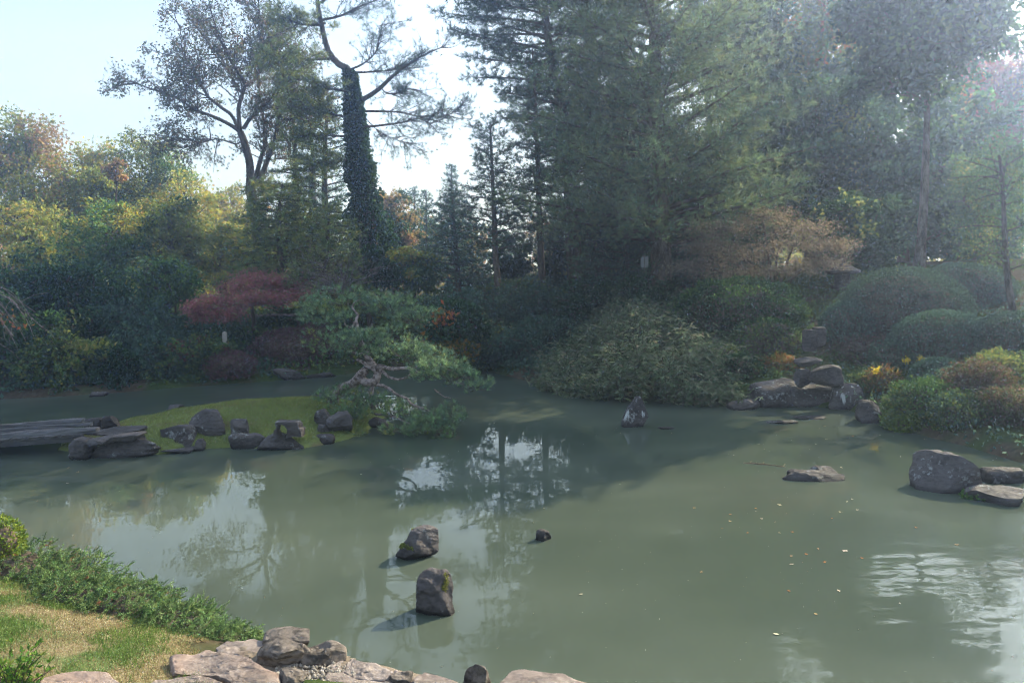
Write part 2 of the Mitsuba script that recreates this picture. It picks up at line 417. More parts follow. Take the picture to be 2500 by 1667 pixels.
def rock_mesh(size, seed, sub=4, block=0.5, cuts=7, yaw=0.0, rough=0.1, taper=0.0, tilt=(0, 0), layers=0.0, lean=(0, 0)):
    """A boulder: a sphere squared off, cut by planes, then roughened. size: full width, depth, height in metres; its bottom lies 25% below its middle line."""
    rng = np.random.default_rng(seed)
    s = trimesh.creation.icosphere(sub)
    v = np.array(s.vertices)
    v = v / (np.abs(v) ** (2 + 6 * block)).sum(1, keepdims=True) ** (1 / (2 + 6 * block))
    for _ in range(cuts):
        n = nrm(rng.normal(size=3) * [1, 1, 0.9]); o = rng.uniform(0.62, 0.95)
        h = v @ n - o
        v = v - np.where(h[:, None] > 0, h[:, None] * n * 0.93, 0)
    v /= np.abs(v).max(0)
    w = v * np.array(size) / 2
    f1 = meshkit.fbm(w / max(size) * 3.2 + seed * 3.1, 4, seed) - 0.5
    f2 = meshkit.fbm(w * 9 + seed, 3, seed + 5) - 0.5
    w = w + nrm(v) * (f1 * rough * 2.2 * min(size[:2] if min(size) == size[2] else size) + f2 * 0.05 * min(0.6, max(size)))[:, None]
    if layers:
        z = w[:, 2] / layers + 0.8 * meshkit.noise(w * 3, seed)
        w[:, :2] *= (1 + 0.07 * (np.abs((z % 1) - 0.5) * 2 - 0.5))[:, None]
    zt = (w[:, 2] / size[2] + 0.5).clip(0, 1)
    w[:, :2] *= (1 - taper * zt)[:, None]
    w[:, 0] += lean[0] * zt * size[2]; w[:, 1] += lean[1] * zt * size[2]
    w[:, 2] += w[:, 0] * tilt[0] + w[:, 1] * tilt[1]
    c, sn = math.cos(yaw), math.sin(yaw)
    w[:, :2] = w[:, :2] @ np.array([[c, sn], [-sn, c]])
    return w, np.array(s.faces)


def rock(label, at, size, seed, name='rock', cat='rock', bsdf='rock', sink=0.3, group=None, smooth=28, extra=None, dent=None, **kw):
    """Stands with its foot at 'at', the lower part below the surface (sink: share of the height)."""
    key = thing(name, label, cat, group)
    full = (size[0], size[1], size[2] / (1 - sink))
    v, f = rock_mesh(full, seed, **kw)
    if dent:
        x, y, r, dep = dent
        q = np.hypot(v[:, 0] - x, v[:, 1] - y) / r
        v[:, 2] -= np.where(v[:, 2] > 0, dep * np.exp(-q ** 4), 0)
    v = v + np.asarray(at, float) + [0, 0, full[2] * (0.5 - sink)]
    for (dx, dy, dz, sx, sy, sz, sd) in extra or ():          # further lumps of the same stone
        v2, f2 = rock_mesh((sx, sy, sz), sd, 4, 0.3, 7, rough=0.12)
        v, f = np.vstack([v, v2 + np.asarray(at, float) + [dx, dy, dz]]), np.vstack([f, f2 + len(v)])
    scene[key] = mikit.ply((v, f), 'mat_' + bsdf, smooth)
    return key, v


def slab(label, outline, z, thick, seed, name='paving_slab', group=None, rough=0.013, bsdf='slab', tilt=(0, 0), dome_h=0.0, bevel=0.014, cat='stone'):
    """A flat stone from its outline (x, y): worn edges, uneven top."""
    key = thing(name, label, cat, group)
    rng = np.random.default_rng(seed)
    o = np.array(outline, float)[:, :2]
    c = o.mean(0)
    s = np.r_[0, np.cumsum(np.linalg.norm(np.diff(np.vstack([o, o[:1]]), axis=0), axis=1))]
    n = 110
    q = np.linspace(0, s[-1], n, endpoint=False)
    ring = np.stack([np.interp(q, s, np.r_[o[:, k], o[0, k]]) for k in (0, 1)], 1)
    ring = ring + nrm(ring - c) * ((meshkit.fbm(np.c_[ring * 7, ring[:, 0] * 0 + seed], 4, seed) - 0.5) * 0.07)[:, None]
    size = np.linalg.norm(ring - c, axis=1).mean()
    V, rows = [], [(1.0, -thick), (1.02, -thick * 0.55), (1.01, -bevel * 1.3), (1 - bevel / size * 0.5, -bevel * 0.25), (1 - bevel / size * 1.4, 0.0)]
    rows += [(g, 0.0) for g in np.linspace(1 - bevel / size * 2.5, 0.04, 15)]
    for g, z0 in rows:
        xy = c + (ring - c) * g
        zz = z + z0 + (xy - c) @ np.array(tilt) + dome_h * (1 - g * g)
        nz = (meshkit.fbm(np.c_[xy * 3.5, xy[:, 0] * 0 + seed], 4, seed) - 0.5) * rough * 2.5 + (meshkit.fbm(np.c_[xy * 17, xy[:, 0] * 0], 3, seed + 1) - 0.5) * rough * 0.8
        wall = (meshkit.fbm(np.c_[xy * 9, xy[:, 0] * 0 + z0 * 14], 3, seed + 3) - 0.5) * 0.035 * (1 if z0 < -0.01 else 0.2)
        V.append(np.c_[xy + nrm(xy - c) * wall[:, None], zz + nz * (1 if z0 > -thick * 0.5 else 0.2)])
    m = len(rows)
    V = np.vstack(V + [np.r_[c, z + dome_h][None] * 1.0])
    i, j = np.meshgrid(np.arange(m - 1), np.arange(n), indexing='ij')
    Q = np.stack([i * n + j, i * n + (j + 1) % n, (i + 1) * n + (j + 1) % n, (i + 1) * n + j], -1).reshape(-1, 4)
    k = np.arange(n)
    Fc = np.vstack([Q[:, [0, 1, 2]], Q[:, [0, 2, 3]], np.stack([(m - 1) * n + k, (m - 1) * n + (k + 1) % n, k * 0 + m * n], 1)])
    area = np.sum(o[:, 0] * np.roll(o[:, 1], -1) - np.roll(o[:, 0], -1) * o[:, 1])
    scene[key] = mikit.ply((V, Fc if area > 0 else Fc[:, ::-1]), 'mat_' + bsdf, 35)
    return key

# ---------------------------------------------------------------- the setting: ground, pond, island, lawn
SHORE = [*[(-16.67, 19.69, 0.00), (-13.94, 19.89, 0.00), (-12.40, 20.10, 0.00), (-10.95, 20.55, 0.00), (-9.54, 21.27, 0.00), (-7.94, 21.78, 0.00), (-6.84, 22.16, 0.00), (-5.72, 22.65, 0.00), (-4.69, 23.89, 0.00), (-3.42, 24.35, 0.00), (-2.04, 24.15, 0.00), (-0.93, 23.08, 0.00), (-0.03, 21.33, 0.00), (0.84, 19.58, 0.00), (2.00, 18.15, 0.00), (3.36, 17.31, 0.00), (4.22, 16.88, 0.00), (4.81, 16.30, 0.00), (5.48, 15.88, 0.00), (6.18, 15.62, 0.00), (6.90, 15.27, 0.00), (6.85, 14.10, 0.00), (6.98, 13.42, 0.00), (7.08, 12.52, 0.00), (7.32, 11.76, 0.00), (7.41, 11.00, 0.00), (7.51, 10.51, 0.00)],
         (8.1, 9.4), (8.9, 7.4), (9.2, 4.2), (8.2, 2.6), (6.0, 2.1), (4.0, 2.7), (2.6, 3.5), (1.5, 4.3), (0.7, 4.85), (-0.3, 5.0), (-1.3, 5.3), (-2.3, 5.85), (-3.6, 6.6), (-5.2, 7.45), (-7.5, 8.1), (-10.0, 8.7),
         (-12.0, 10.0), (-12.4, 12.3), (-14.5, 13.8), (-18.0, 16.0), (-18.5, 19.0)]
SHORE = [(p[0], p[1]) for p in SHORE]
POND = shapely.Polygon(SHORE).buffer(0)
shapely.prepare(POND)


def ground_z(x, y, fine=True):
    """Height of the ground: a bowl under the pond, banks that rise from its edge."""
    pts = shapely.points(x, y)
    inside = shapely.contains(POND, pts)
    d = shapely.distance(POND, pts)
    di = shapely.distance(POND.boundary, pts)
    near = 1 / (1 + np.exp(np.clip((y - 8.0 + 0.35 * x * (x < 0)) * 1.6, -50, 50))) * (x < 6)
    zn = np.interp(d, [0, 0.1, 0.5, 1.0, 1.5, 3.0, 8.0], [-0.05, 0.18, 0.34, 0.52, 0.61, 0.76, 1.25])
    cap = np.where(x < -3, 1.9, 3.0)
    zf = np.interp(d, [0, 0.25, 1.0, 2.0], [-0.05, 0.18, 0.36, 0.6]) + np.clip(d - 2, 0, None) * 0.27
    zf = np.where(zf > cap * 0.7, cap * 0.7 + (cap * 0.3) * np.tanh((zf - cap * 0.7) / (cap * 0.3)), zf)
    if fine:
        zf = zf + (meshkit.fbm(np.c_[x * 0.8, y * 0.8, x * 0], 3, 3) - 0.5) * 0.25 * np.clip(d / 2, 0, 1)
    z = zf * (1 - near) + zn * near
    return np.where(inside, -np.interp(di, [0, 0.4, 1.5], [0.05, 0.35, 0.8]), z)


def spread_axis(lo, hi, a, b, step, far):
    mid = np.arange(a, b, step)
    g = np.cumsum(step * 1.16 ** np.arange(1, 60))
    l = a - g; r = mid[-1] + g
    return np.r_[lo, l[l > lo][::-1], mid, r[r < hi], hi]


gx, gy = spread_axis(-250, 250, -14, 12, 0.24, 0), spread_axis(-200, 290, 3, 27, 0.24, 0)
X, Y = np.meshgrid(gx, gy)
Z = ground_z(X.ravel(), Y.ravel())


def grid_faces(ny, nx, keep=None):
    i, j = np.meshgrid(np.arange(ny - 1), np.arange(nx - 1), indexing='ij')
    q = np.stack([i * nx + j, i * nx + j + 1, (i + 1) * nx + j + 1, (i + 1) * nx + j], -1).reshape(-1, 4)
    if keep is not None:
        q = q[keep[q].all(1)]
    return np.vstack([q[:, [0, 1, 2]], q[:, [0, 2, 3]]])


scene['ground'] = mikit.ply((np.c_[X.ravel(), Y.ravel(), Z], grid_faces(len(gy), len(gx))), 'mat_soil', True)
labels['ground'] = {'label': 'dark soil banks round the pond under the shrubs and trees', 'kind': 'structure', 'category': 'ground'}

wx, wy = np.linspace(-20, 10.5, 60), np.linspace(1.5, 25.5, 50)
WX, WY = np.meshgrid(wx, wy)
scene['water'] = mikit.ply((np.c_[WX.ravel(), WY.ravel(), WX.ravel() * 0], grid_faces(50, 60)), 'mat_pond_water', False, uv=np.c_[WX.ravel(), WY.ravel()])
labels['water'] = {'label': 'murky green pond with soft ripples and tree reflections', 'kind': 'structure', 'category': 'water'}

# the lawn on the near bank
lx, ly = np.arange(-8.0, 1.2, 0.07), np.arange(0.5, 7.4, 0.07)
LX, LY = np.meshgrid(lx, ly)
lz = ground_z(LX.ravel(), LY.ravel())
keep = (shapely.distance(POND, shapely.points(LX.ravel(), LY.ravel())) > 0.45) & (LX.ravel() + 0.55 * (LY.ravel() - 4.6) + 0.12 * np.sin(LY.ravel() * 9) < -2.02)
lv = np.c_[LX.ravel(), LY.ravel(), lz + 0.012 + 0.03 * (meshkit.fbm(np.c_[LX.ravel() * 3, LY.ravel() * 3, lz], 3, 9) - 0.5)]
scene['lawn_ground'] = mikit.ply((lv, grid_faces(len(ly), len(lx), keep)), 'mat_lawn', True)
labels['lawn_ground'] = {'label': 'patchy tan and green lawn on the near bank', 'kind': 'structure', 'category': 'lawn'}
rng = np.random.default_rng(11)
n = 150000
gp = np.c_[rng.uniform(-4.6, 0.0, n), rng.uniform(3.2, 6.6, n)]
gp = gp[(gp[:, 1] < 6.7) & (shapely.distance(POND, shapely.points(gp[:, 0], gp[:, 1])) > 0.5) & (gp[:, 0] + 0.55 * (gp[:, 1] - 4.6) + 0.12 * np.sin(gp[:, 1] * 9) < -1.98)]
cl = meshkit.fbm(np.c_[gp * 2.2, gp[:, 0] * 0], 3, 21)
g = cl + rng.normal(0, 0.05, len(gp)) > 0.48
gc = np.where(g[:, None], pick(rng, [((0.12, 0.2, 0.05), 2), ((0.2, 0.24, 0.08), 1)], len(gp)), pick(rng, [((0.38, 0.3, 0.17), 2), ((0.26, 0.2, 0.11), 1), ((0.28, 0.3, 0.13), 1.2)], len(gp)))
gl = np.where(g, 0.05, 0.03)
gz = ground_z(gp[:, 0], gp[:, 1]) + 0.008
MB().add(*needles(rng, np.c_[gp, gz], np.tile([0, 0, 1.0], (len(gp), 1)), np.repeat(gl, 1)[:, None], 0.0045, gc, 1, 0.55, 0.1)).put('grass', 'leaf', False, True)
labels['grass'] = {'label': 'short tan and green grass blades on the near lawn', 'kind': 'stuff', 'category': 'grass'}

# the island: a low mossy mound
ISLE = np.array([*[(-7.63, 12.99, 0.00), (-6.93, 12.85, 0.00), (-6.35, 12.84, 0.00), (-5.84, 13.18, 0.00), (-5.20, 13.26, 0.00), (-4.54, 13.06, 0.00), (-3.79, 13.00, 0.00), (-3.42, 13.31, 0.00), (-3.13, 13.67, 0.00), (-2.89, 14.45, 0.00), (-2.83, 15.25, 0.00)], (-2.75, 16.0, 0), (-3.6, 16.9, 0), (-5.0, 17.3, 0), (-6.6, 17.1, 0), (-8.0, 16.0, 0), (-8.7, 14.6, 0), (-8.5, 13.5, 0)])[:, :2]
n = 140
s = np.r_[0, np.cumsum(np.linalg.norm(np.diff(np.vstack([ISLE, ISLE[:1]]), axis=0), axis=1))]
q = np.linspace(0, s[-1], n, endpoint=False)
ring = np.stack([np.interp(q, s, np.r_[ISLE[:, k], ISLE[0, k]]) for k in (0, 1)], 1)
ICEN = np.array([-5.2, 15.3])


def isle_z(g):
    return np.where(g > 1, -0.5 * (g - 1) / 0.06, 0.07 * np.minimum(1, (1 - np.minimum(g, 1)) / 0.03) + 0.42 * (1 - np.minimum(g, 1) ** 2) ** 0.9)


rows, V = np.r_[1.06, 1.02, np.linspace(1, 0.9, 6), np.linspace(0.87, 0.02, 34)], []
for g in rows:
    xy = ICEN + (ring - ICEN) * g
    V.append(np.c_[xy, isle_z(np.full(n, g)) + (meshkit.fbm(np.c_[xy * 1.7, xy[:, 0] * 0], 3, 5) - 0.5) * 0.12 * min(1, (1.06 - g) * 6)])
V = np.vstack(V)
i, j = np.meshgrid(np.arange(len(rows) - 1), np.arange(n), indexing='ij')
Q = np.stack([i * n + j, i * n + (j + 1) % n, (i + 1) * n + (j + 1) % n, (i + 1) * n + j], -1).reshape(-1, 4)
scene['island_ground'] = mikit.ply((V, np.vstack([Q[:, [0, 1, 2]], Q[:, [0, 2, 3]]])), 'mat_moss', True)
labels['island_ground'] = {'label': 'low grassy island mound rising out of the pond', 'kind': 'structure', 'category': 'island'}
rng = np.random.default_rng(12)
n = 60000
u = rng.random(n) * len(ring); k0 = u.astype(int) % len(ring)
ip = ring[k0] + (ring[(k0 + 1) % len(ring)] - ring[k0]) * (u % 1)[:, None]
ip = ICEN + (ip - ICEN) * (rng.random((n, 1)) ** 0.5 * 0.985) + rng.normal(0, 0.01, (n, 2))
gr = np.array([np.linalg.norm(p - ICEN) for p in ip])
from scipy.interpolate import LinearNDInterpolator
iz = LinearNDInterpolator(V[:, :2], V[:, 2])(ip)
ok = np.isfinite(iz)
ic = pick(rng, [((0.26, 0.3, 0.09), 3), ((0.18, 0.23, 0.07), 2), ((0.3, 0.25, 0.12), 1.2)], n)
MB().add(*needles(rng, np.c_[ip, iz][ok], np.tile([0, 0, 1.0], (ok.sum(), 1)), 0.045, 0.007, ic[ok], 1, 0.5, 0.1)).put('moss_grass', 'leaf', False, True)
labels['moss_grass'] = {'label': 'short yellow green grass covering the island mound', 'kind': 'stuff', 'category': 'grass'}


def isle_at(x, y):
    z = LinearNDInterpolator(V[:, :2], V[:, 2])([[x, y]])[0]
    return float(z) if np.isfinite(z) else 0.0


def gz1(x, y):
    return float(ground_z(np.array([x]), np.array([y]))[0])

# ---------------------------------------------------------------- rocks in the water, on the island and by the falls
def boulder(label, spot, seed, dep=0.8, hk=0.74, z=None, **kw):
    """spot: ((x, y, z) of the foot's front, width, height)."""
    (x, y, z0), w, h = spot
    w = w * 1.06
    return rock(label, (x, y + w * dep * 0.36, z0 if z is None else z), (w, w * dep, h * hk), seed, **kw)


W1, w1v = boulder('mossy brown boulder standing in the pond behind the upright rock', ((-1.08, 7.64, -0.00), 0.46, 0.38), 21, dep=0.85, block=0.3, cuts=12, rough=0.1, taper=0.12, yaw=0.3, tilt=(0.12, 0))
W2, w2v = boulder('tall upright dark rock nearest the stone ledge in the open water', ((-0.75, 6.33, 0.00), 0.39, 0.40), 34, dep=0.7, hk=0.92, block=0.45, cuts=10, rough=0.12, taper=0.28, sink=0.2)
boulder('small pointed rock just breaking the surface in mid pond', ((0.29, 8.09, 0.00), 0.19, 0.15), 41, block=0.2, taper=0.3, rough=0.14, sub=3)
W4, w4v = boulder('pointed grey standing stone with pale streaks before the bamboo', ((2.35, 14.01, 0.00), 0.64, 0.61), 55, dep=0.6, hk=0.95, block=0.25, cuts=5, taper=0.7, sink=0.15, lean=(0.06, 0), rough=0.06, bsdf='streaked_rock')
boulder('low flat submerged stone to the right of the pointed standing stone', ((2.88, 13.79, 0.00), 0.29, 0.05), 56, dep=0.6, hk=0.6, sub=3, rough=0.05)
boulder('low ragged pale rock lying flat in the right part of the pond', ((4.21, 10.12, 0.00), 0.78, 0.21), 61, dep=0.45, hk=0.42, block=0.3, cuts=9, rough=0.14, extra=((0.2, 0.14, 0.03, 0.34, 0.26, 0.2, 62), (-0.16, 0.12, 0.03, 0.3, 0.2, 0.14, 63)))
boulder('large square grey boulder with lichen at the right edge of the pond', ((5.74, 9.46, 0.00), 0.80, 0.52), 73, dep=0.8, hk=0.85, block=0.7, cuts=8, rough=0.08, taper=0.16, yaw=-0.15)
boulder('flat sloping grey slab rock before the large square boulder', ((6.09, 8.88, 0.00), 0.73, 0.27), 77, dep=0.7, hk=0.55, block=0.3, cuts=6, rough=0.07)
boulder('dark rounded rock half hidden behind the large square boulder', ((6.72, 9.79, 0.00), 0.65, 0.24), 78, dep=0.6, hk=0.8, block=0.3, rough=0.08)
# moss and tufts of green on the two rocks
for (root, vv, sd, lo, side) in ((W1, w1v, 1, 0.55, -1), (W2, w2v, 2, 0.5, 1)):
    rng = np.random.default_rng(sd)
    c = vv.mean(0); u = nrm(vv - c)
    zt = (vv[:, 2] - vv[:, 2].min()) / np.ptp(vv[:, 2])
    m = (zt > lo) & (zt < 0.9) & (meshkit.noise(vv * 9, sd) > (0.45 if side < 0 else 0.72)) & (u[:, 0] * side > 0.1)
    p = vv[m]
    if len(p):
        p = p[rng.integers(0, len(p), 1500 if side < 0 else 260)]
        p = p + rng.normal(0, 0.007, p.shape)
        MB().add(*needles(rng, p, nrm(p - c) + [0, 0, 0.5], 0.018, 0.005, pick(rng, [((0.28, 0.3, 0.05), 2), ((0.14, 0.17, 0.04), 1)], len(p)), 3, 0.8, 0.2)).put(part(root, 'moss'), 'leaf', False, True)

# island stones
def on_isle(label, spot, seed, **kw):
    (x, y, z0), w, h = spot
    return boulder(label, spot, seed, **kw)


boulder('rounded grey boulder on the left front of the island', ((-6.18, 13.19, 0.06), 0.68, 0.43), 101, dep=0.8, block=0.45, cuts=5, rough=0.06, taper=0.15, hk=0.9)
boulder('large wedge shaped grey boulder on the island behind the rounded one', ((-5.71, 13.44, 0.28), 0.85, 0.43), 102, dep=0.7, block=0.15, cuts=7, taper=0.4, rough=0.07, layers=0.07, hk=0.85)
boulder('small pale rock on the island grass right of the wedge shaped boulder', ((-5.06, 13.28, 0.28), 0.34, 0.29), 103, dep=0.7, block=0.5, cuts=6, rough=0.06, taper=0.1)
boulder('small dark pyramid rock at the island front edge', ((-5.65, 13.04, 0.05), 0.26, 0.25), 104, dep=0.8, taper=0.5, block=0.2, sub=3)
boulder('dark oval flat topped boulder on the island shore left of the low mound rock', ((-4.85, 13.16, 0.03), 0.59, 0.31), 105, dep=0.7, block=0.4, cuts=4, rough=0.06, taper=-0.08)
boulder('broad low mound rock on the island shore below the hollow stone', ((-4.20, 12.92, 0.00), 0.99, 0.36), 106, dep=0.6, block=0.15, taper=0.5, rough=0.05, cuts=6)
boulder('lone dark rock on the far edge of the island', ((-7.53, 16.07, 0.16), 0.35, 0.23), 107, dep=0.8, block=0.6, sub=3)
boulder('tall dark leaning boulder on the island left of the pine roots', ((-3.66, 13.89, 0.22), 0.41, 0.43), 108, dep=0.8, block=0.3, taper=0.35, rough=0.06)
boulder('big dark boulder under the pine branch on the island', ((-3.27, 13.71, 0.20), 0.56, 0.42), 109, dep=0.8, block=0.4, taper=0.15, rough=0.08)
boulder('small grey rock below the leaning boulder on the right island shore', ((-3.61, 13.64, 0.10), 0.28, 0.29), 110, dep=0.8, sub=3, block=0.3, taper=0.25)
boulder('low dark rock at the water edge under the lowest pine bough', ((-3.52, 13.32, 0.00), 0.37, 0.21), 111, dep=0.8, sub=3, block=0.3)
boulder('flat cap shaped rock in the water under the pine', ((-2.78, 14.67, 0.00), 0.54, 0.28), 112, dep=0.7, taper=0.55, block=0.1, hk=0.7, rough=0.05)
boulder('pale rounded rock behind the pine on the back of the island', ((-4.40, 16.30, 0.25), 0.37, 0.27), 113, dep=0.8, sub=3)
boulder('thin flat grey slab at the island waterline', ((-6.03, 12.92, 0.00), 0.54, 0.12), 114, dep=0.9, hk=0.5, block=0.8, cuts=3, rough=0.03)
# abutment of the bridge
boulder('long layered rock at the waterline under the bridge end', ((-6.93, 12.73, 0.00), 1.33, 0.36), 121, dep=0.35, block=0.5, cuts=6, layers=0.09, rough=0.07, hk=0.9)
boulder('dark rough rock in shadow beneath the bridge end', ((-7.63, 12.64, 0.00), 0.41, 0.46), 122, dep=0.9, block=0.7, rough=0.1, cuts=9, layers=0.1)
boulder('thin layered flat rock stacked under the bridge end, left of the stack', ((-7.16, 12.50, 0.28), 0.53, 0.21), 123, dep=0.9, block=0.6, hk=0.5, layers=0.06, rough=0.05, sink=0.1)
boulder('thin layered flat rock stacked under the bridge end, right of the stack', ((-6.76, 12.55, 0.30), 0.52, 0.24), 124, dep=0.9, block=0.6, hk=0.55, layers=0.06, rough=0.05, sink=0.1)
boulder('pale triangular rock leaning at the right of the bridge end', ((-6.71, 12.93, 0.18), 0.33, 0.25), 125, dep=0.5, taper=0.5, block=0.3, sub=3)
boulder('broad flat stone lying where the bridge meets the island', ((-7.31, 13.11, 0.32), 0.86, 0.19), 126, dep=0.8, block=0.6, hk=0.3, rough=0.03, sink=0.2)
boulder('dark squat rock behind the far end of the bridge rail', ((-8.07, 13.95, 0.30), 0.33, 0.24), 127, dep=0.6, block=0.6, sub=3)
boulder('upright pale rock at the far corner of the bridge end', ((-7.73, 13.89, 0.32), 0.31, 0.27), 128, dep=0.7, taper=0.3, sub=3, rough=0.1)
# the hollow stone on the island
(hx, hy, hz), hw, hh = ((-4.04, 12.96, 0.26), 0.50, 0.29)
key = thing('hollow_stone', 'dark stone with an open window like hollow on the island grass', 'stone')
a = trimesh.creation.box((hw, hw * 0.5, hh * 0.95)); b = trimesh.creation.cylinder(hh * 0.36, hw, sections=20)
b.apply_transform(trimesh.transformations.rotation_matrix(math.pi / 2, [1, 0, 0])); b.apply_scale([0.95, 1, 1.25]); b.apply_translation([-hw * 0.2, 0, -hh * 0.12])
import manifold3d as m3
ma = m3.Manifold(m3.Mesh(np.array(a.vertices, np.float32), np.array(a.faces, np.uint32))) - m3.Manifold(m3.Mesh(np.array(b.vertices, np.float32), np.array(b.faces, np.uint32)))
mm = ma.refine_to_length(0.045).to_mesh()
hv = np.array(mm.vert_properties[:, :3], float)
rr = np.abs(hv / (np.array([hw, hw * 0.5, hh * 0.95]) / 2)); top = hv[:, 2] > 0
hv *= (1 - 0.16 * (np.maximum(rr[:, :1], 0) ** 6) * top[:, None])
hv += nrm(hv) * ((meshkit.fbm(hv * 9, 4, 8) - 0.5) * 0.09)[:, None]
scene[key] = mikit.ply((hv + [hx, hy + hw * 0.2, hz + hh * 0.36], mm.tri_verts), 'mat_rock', 30)

# the falls on the right
boulder('reddish rounded rock in the water left of the falls', ((4.94, 15.47, 0.00), 0.70, 0.28), 131, dep=0.7, block=0.2, rough=0.06, taper=0.15)
boulder('big block of pale topped stone left of the falls', ((5.76, 15.74, 0.00), 0.97, 0.62), 132, dep=0.8, block=0.75, cuts=5, rough=0.05, yaw=0.2, tilt=(0.1, 0.12))
boulder('wide flat topped stone in the middle of the falls', ((6.42, 15.73, 0.00), 0.92, 0.53), 133, dep=1.1, block=0.8, cuts=3, rough=0.04, hk=0.8)
boulder('dark stone with white lichen streaks right of the falls', ((6.97, 15.17, 0.05), 0.80, 0.65), 134, dep=0.8, block=0.35, rough=0.08, taper=0.1, bsdf='streaked_rock')
boulder('bluish grey rock with a peaked top under the right shrubs', ((6.84, 13.82, 0.00), 0.73, 0.53), 135, dep=0.7, block=0.25, taper=0.4, rough=0.1, tilt=(-0.15, 0))
boulder('dark wedge stone leaning behind the pale topped block', ((6.15, 15.44, 0.55), 0.43, 0.38), 136, dep=0.6, taper=0.4, sub=3)
boulder('large brown stone at the head of the falls', ((6.53, 15.14, 0.60), 0.65, 0.56), 137, dep=0.8, hk=0.58, block=0.5, rough=0.07, taper=0.15)
boulder('flat brown stone above the falls beside the fern', ((6.06, 14.91, 1.00), 0.53, 0.28), 138, dep=0.9, block=0.6, hk=0.4, sub=3)
boulder('flat grey stone lying just under the surface before the falls', ((5.18, 13.97, 0.00), 0.55, 0.08), 139, dep=0.6, hk=0.35, sub=3, rough=0.03)
boulder('long thin flat stone in the water at the foot of the falls', ((5.89, 14.31, 0.00), 0.68, 0.08), 140, dep=0.5, hk=0.35, sub=3, rough=0.03)
(ux, uy, uz), uw, uh = ((6.63, 16.42, 1.15), 0.31, 0.66)
rock('flat upright stone standing left in the gap above the falls', (ux, uy, uz), (uw, 0.22, uh * 0.66), 141, block=1.0, cuts=2, rough=0.03, sink=0.1, name='standing_stone', cat='stone')
(ux, uy, uz), uw, uh = ((6.86, 16.35, 1.15), 0.26, 0.69)
rock('flat upright stone standing right in the gap above the falls', (ux, uy + 0.1, uz), (uw, 0.22, uh * 0.7), 142, block=1.0, cuts=2, rough=0.03, sink=0.1, name='standing_stone', cat='stone')
# stones along the far shore under the purple maple
boulder('long pale rock sloping to the water under the purple bush', ((-6.77, 22.15, 0.05), 0.92, 0.35), 151, dep=0.5, block=0.5, rough=0.05, tilt=(-0.18, 0))
boulder('grey rock at the far shore left of the long pale rock', ((-7.33, 22.61, 0.00), 0.51, 0.30), 152, dep=0.7, sub=3)
boulder('low grey rock at the far shore right of the long pale rock', ((-5.98, 22.52, 0.00), 0.88, 0.18), 153, dep=0.6, sub=3, hk=0.7)
boulder('small low rock at the far shore furthest left under the red shrub', ((-7.62, 22.31, 0.00), 0.57, 0.17), 154, dep=0.7, sub=3, hk=0.7)
boulder('pale flat rock at the foot of the dark shrubs on the far left shore', ((-11.40, 19.93, 0.00), 0.47, 0.14), 155, dep=0.7, sub=3, hk=0.7)

# ---------------------------------------------------------------- the ledge in front: flat stones
FZ = 0.06
def ledge(label, pts, seed, dz=0.06, thick=0.22, **kw):
    o = np.array(pts, float)
    c = o[:, :2].mean(0)
    return slab(label, c + (o[:, :2] - c) * 1.06, o[:, 2].mean() - 0.035, thick, seed, tilt=(-0.1, 0.02), **kw)


ledge('flat pale stone at the lower left corner beside the leafy sprig', [(-2.81, 4.11, 0.70), (-2.86, 4.20, 0.70), (-2.76, 4.25, 0.70), (-2.51, 4.29, 0.70), (-2.42, 4.23, 0.70), (-2.31, 4.10, 0.70), (-2.06, 3.65, 0.70), (-2.58, 3.64, 0.70)], 1)
ledge('large pinkish grey paving stone in the middle of the ledge', [(-2.15, 4.38, 0.60), (-2.24, 4.57, 0.60), (-2.15, 4.61, 0.60), (-2.05, 4.67, 0.60), (-1.83, 4.65, 0.60), (-1.68, 4.53, 0.60), (-1.56, 4.45, 0.60), (-1.49, 4.29, 0.60), (-1.42, 4.13, 0.60), (-1.62, 4.14, 0.60), (-1.77, 4.31, 0.60), (-1.90, 4.39, 0.60), (-2.05, 4.41, 0.60)], 2, rough=0.03)
ledge('orange pink stone at the bottom edge before the large paving stone', [(-2.24, 4.18, 0.63), (-2.20, 4.27, 0.63), (-2.01, 4.34, 0.63), (-1.87, 4.32, 0.63), (-1.76, 4.24, 0.63), (-1.66, 4.13, 0.63), (-1.46, 3.70, 0.63), (-2.06, 3.69, 0.63)], 3)
ledge('grey slab between the juniper and the dark hollow rock', [(-2.14, 4.98, 0.48), (-2.10, 5.07, 0.48), (-1.94, 5.11, 0.48), (-1.83, 5.09, 0.48), (-1.77, 4.94, 0.48), (-1.97, 4.89, 0.48), (-2.09, 4.91, 0.48)], 4)
ledge('small flat stone right of the dark hollow rock', [(-1.29, 4.81, 0.42), (-1.26, 4.88, 0.42), (-1.16, 4.86, 0.42), (-1.19, 4.71, 0.42), (-1.29, 4.70, 0.42)], 5)
ledge('long layered ledge stone at the water edge', [(-1.16, 4.89, 0.40), (-0.98, 4.83, 0.40), (-0.85, 4.76, 0.40), (-0.87, 4.67, 0.40), (-1.09, 4.66, 0.40), (-1.20, 4.73, 0.40)], 6, rough=0.03)
ledge('small flat ledge stone between two cracks', [(-0.85, 4.81, 0.37), (-0.66, 4.75, 0.37), (-0.70, 4.66, 0.37), (-0.79, 4.68, 0.37), (-0.87, 4.75, 0.37)], 7)
ledge('flat ledge stone right of the cracks at the water edge', [(-0.65, 4.77, 0.36), (-0.43, 4.67, 0.36), (-0.41, 4.57, 0.36), (-0.37, 4.18, 0.36), (-0.68, 4.24, 0.36), (-0.70, 4.66, 0.36)], 8)
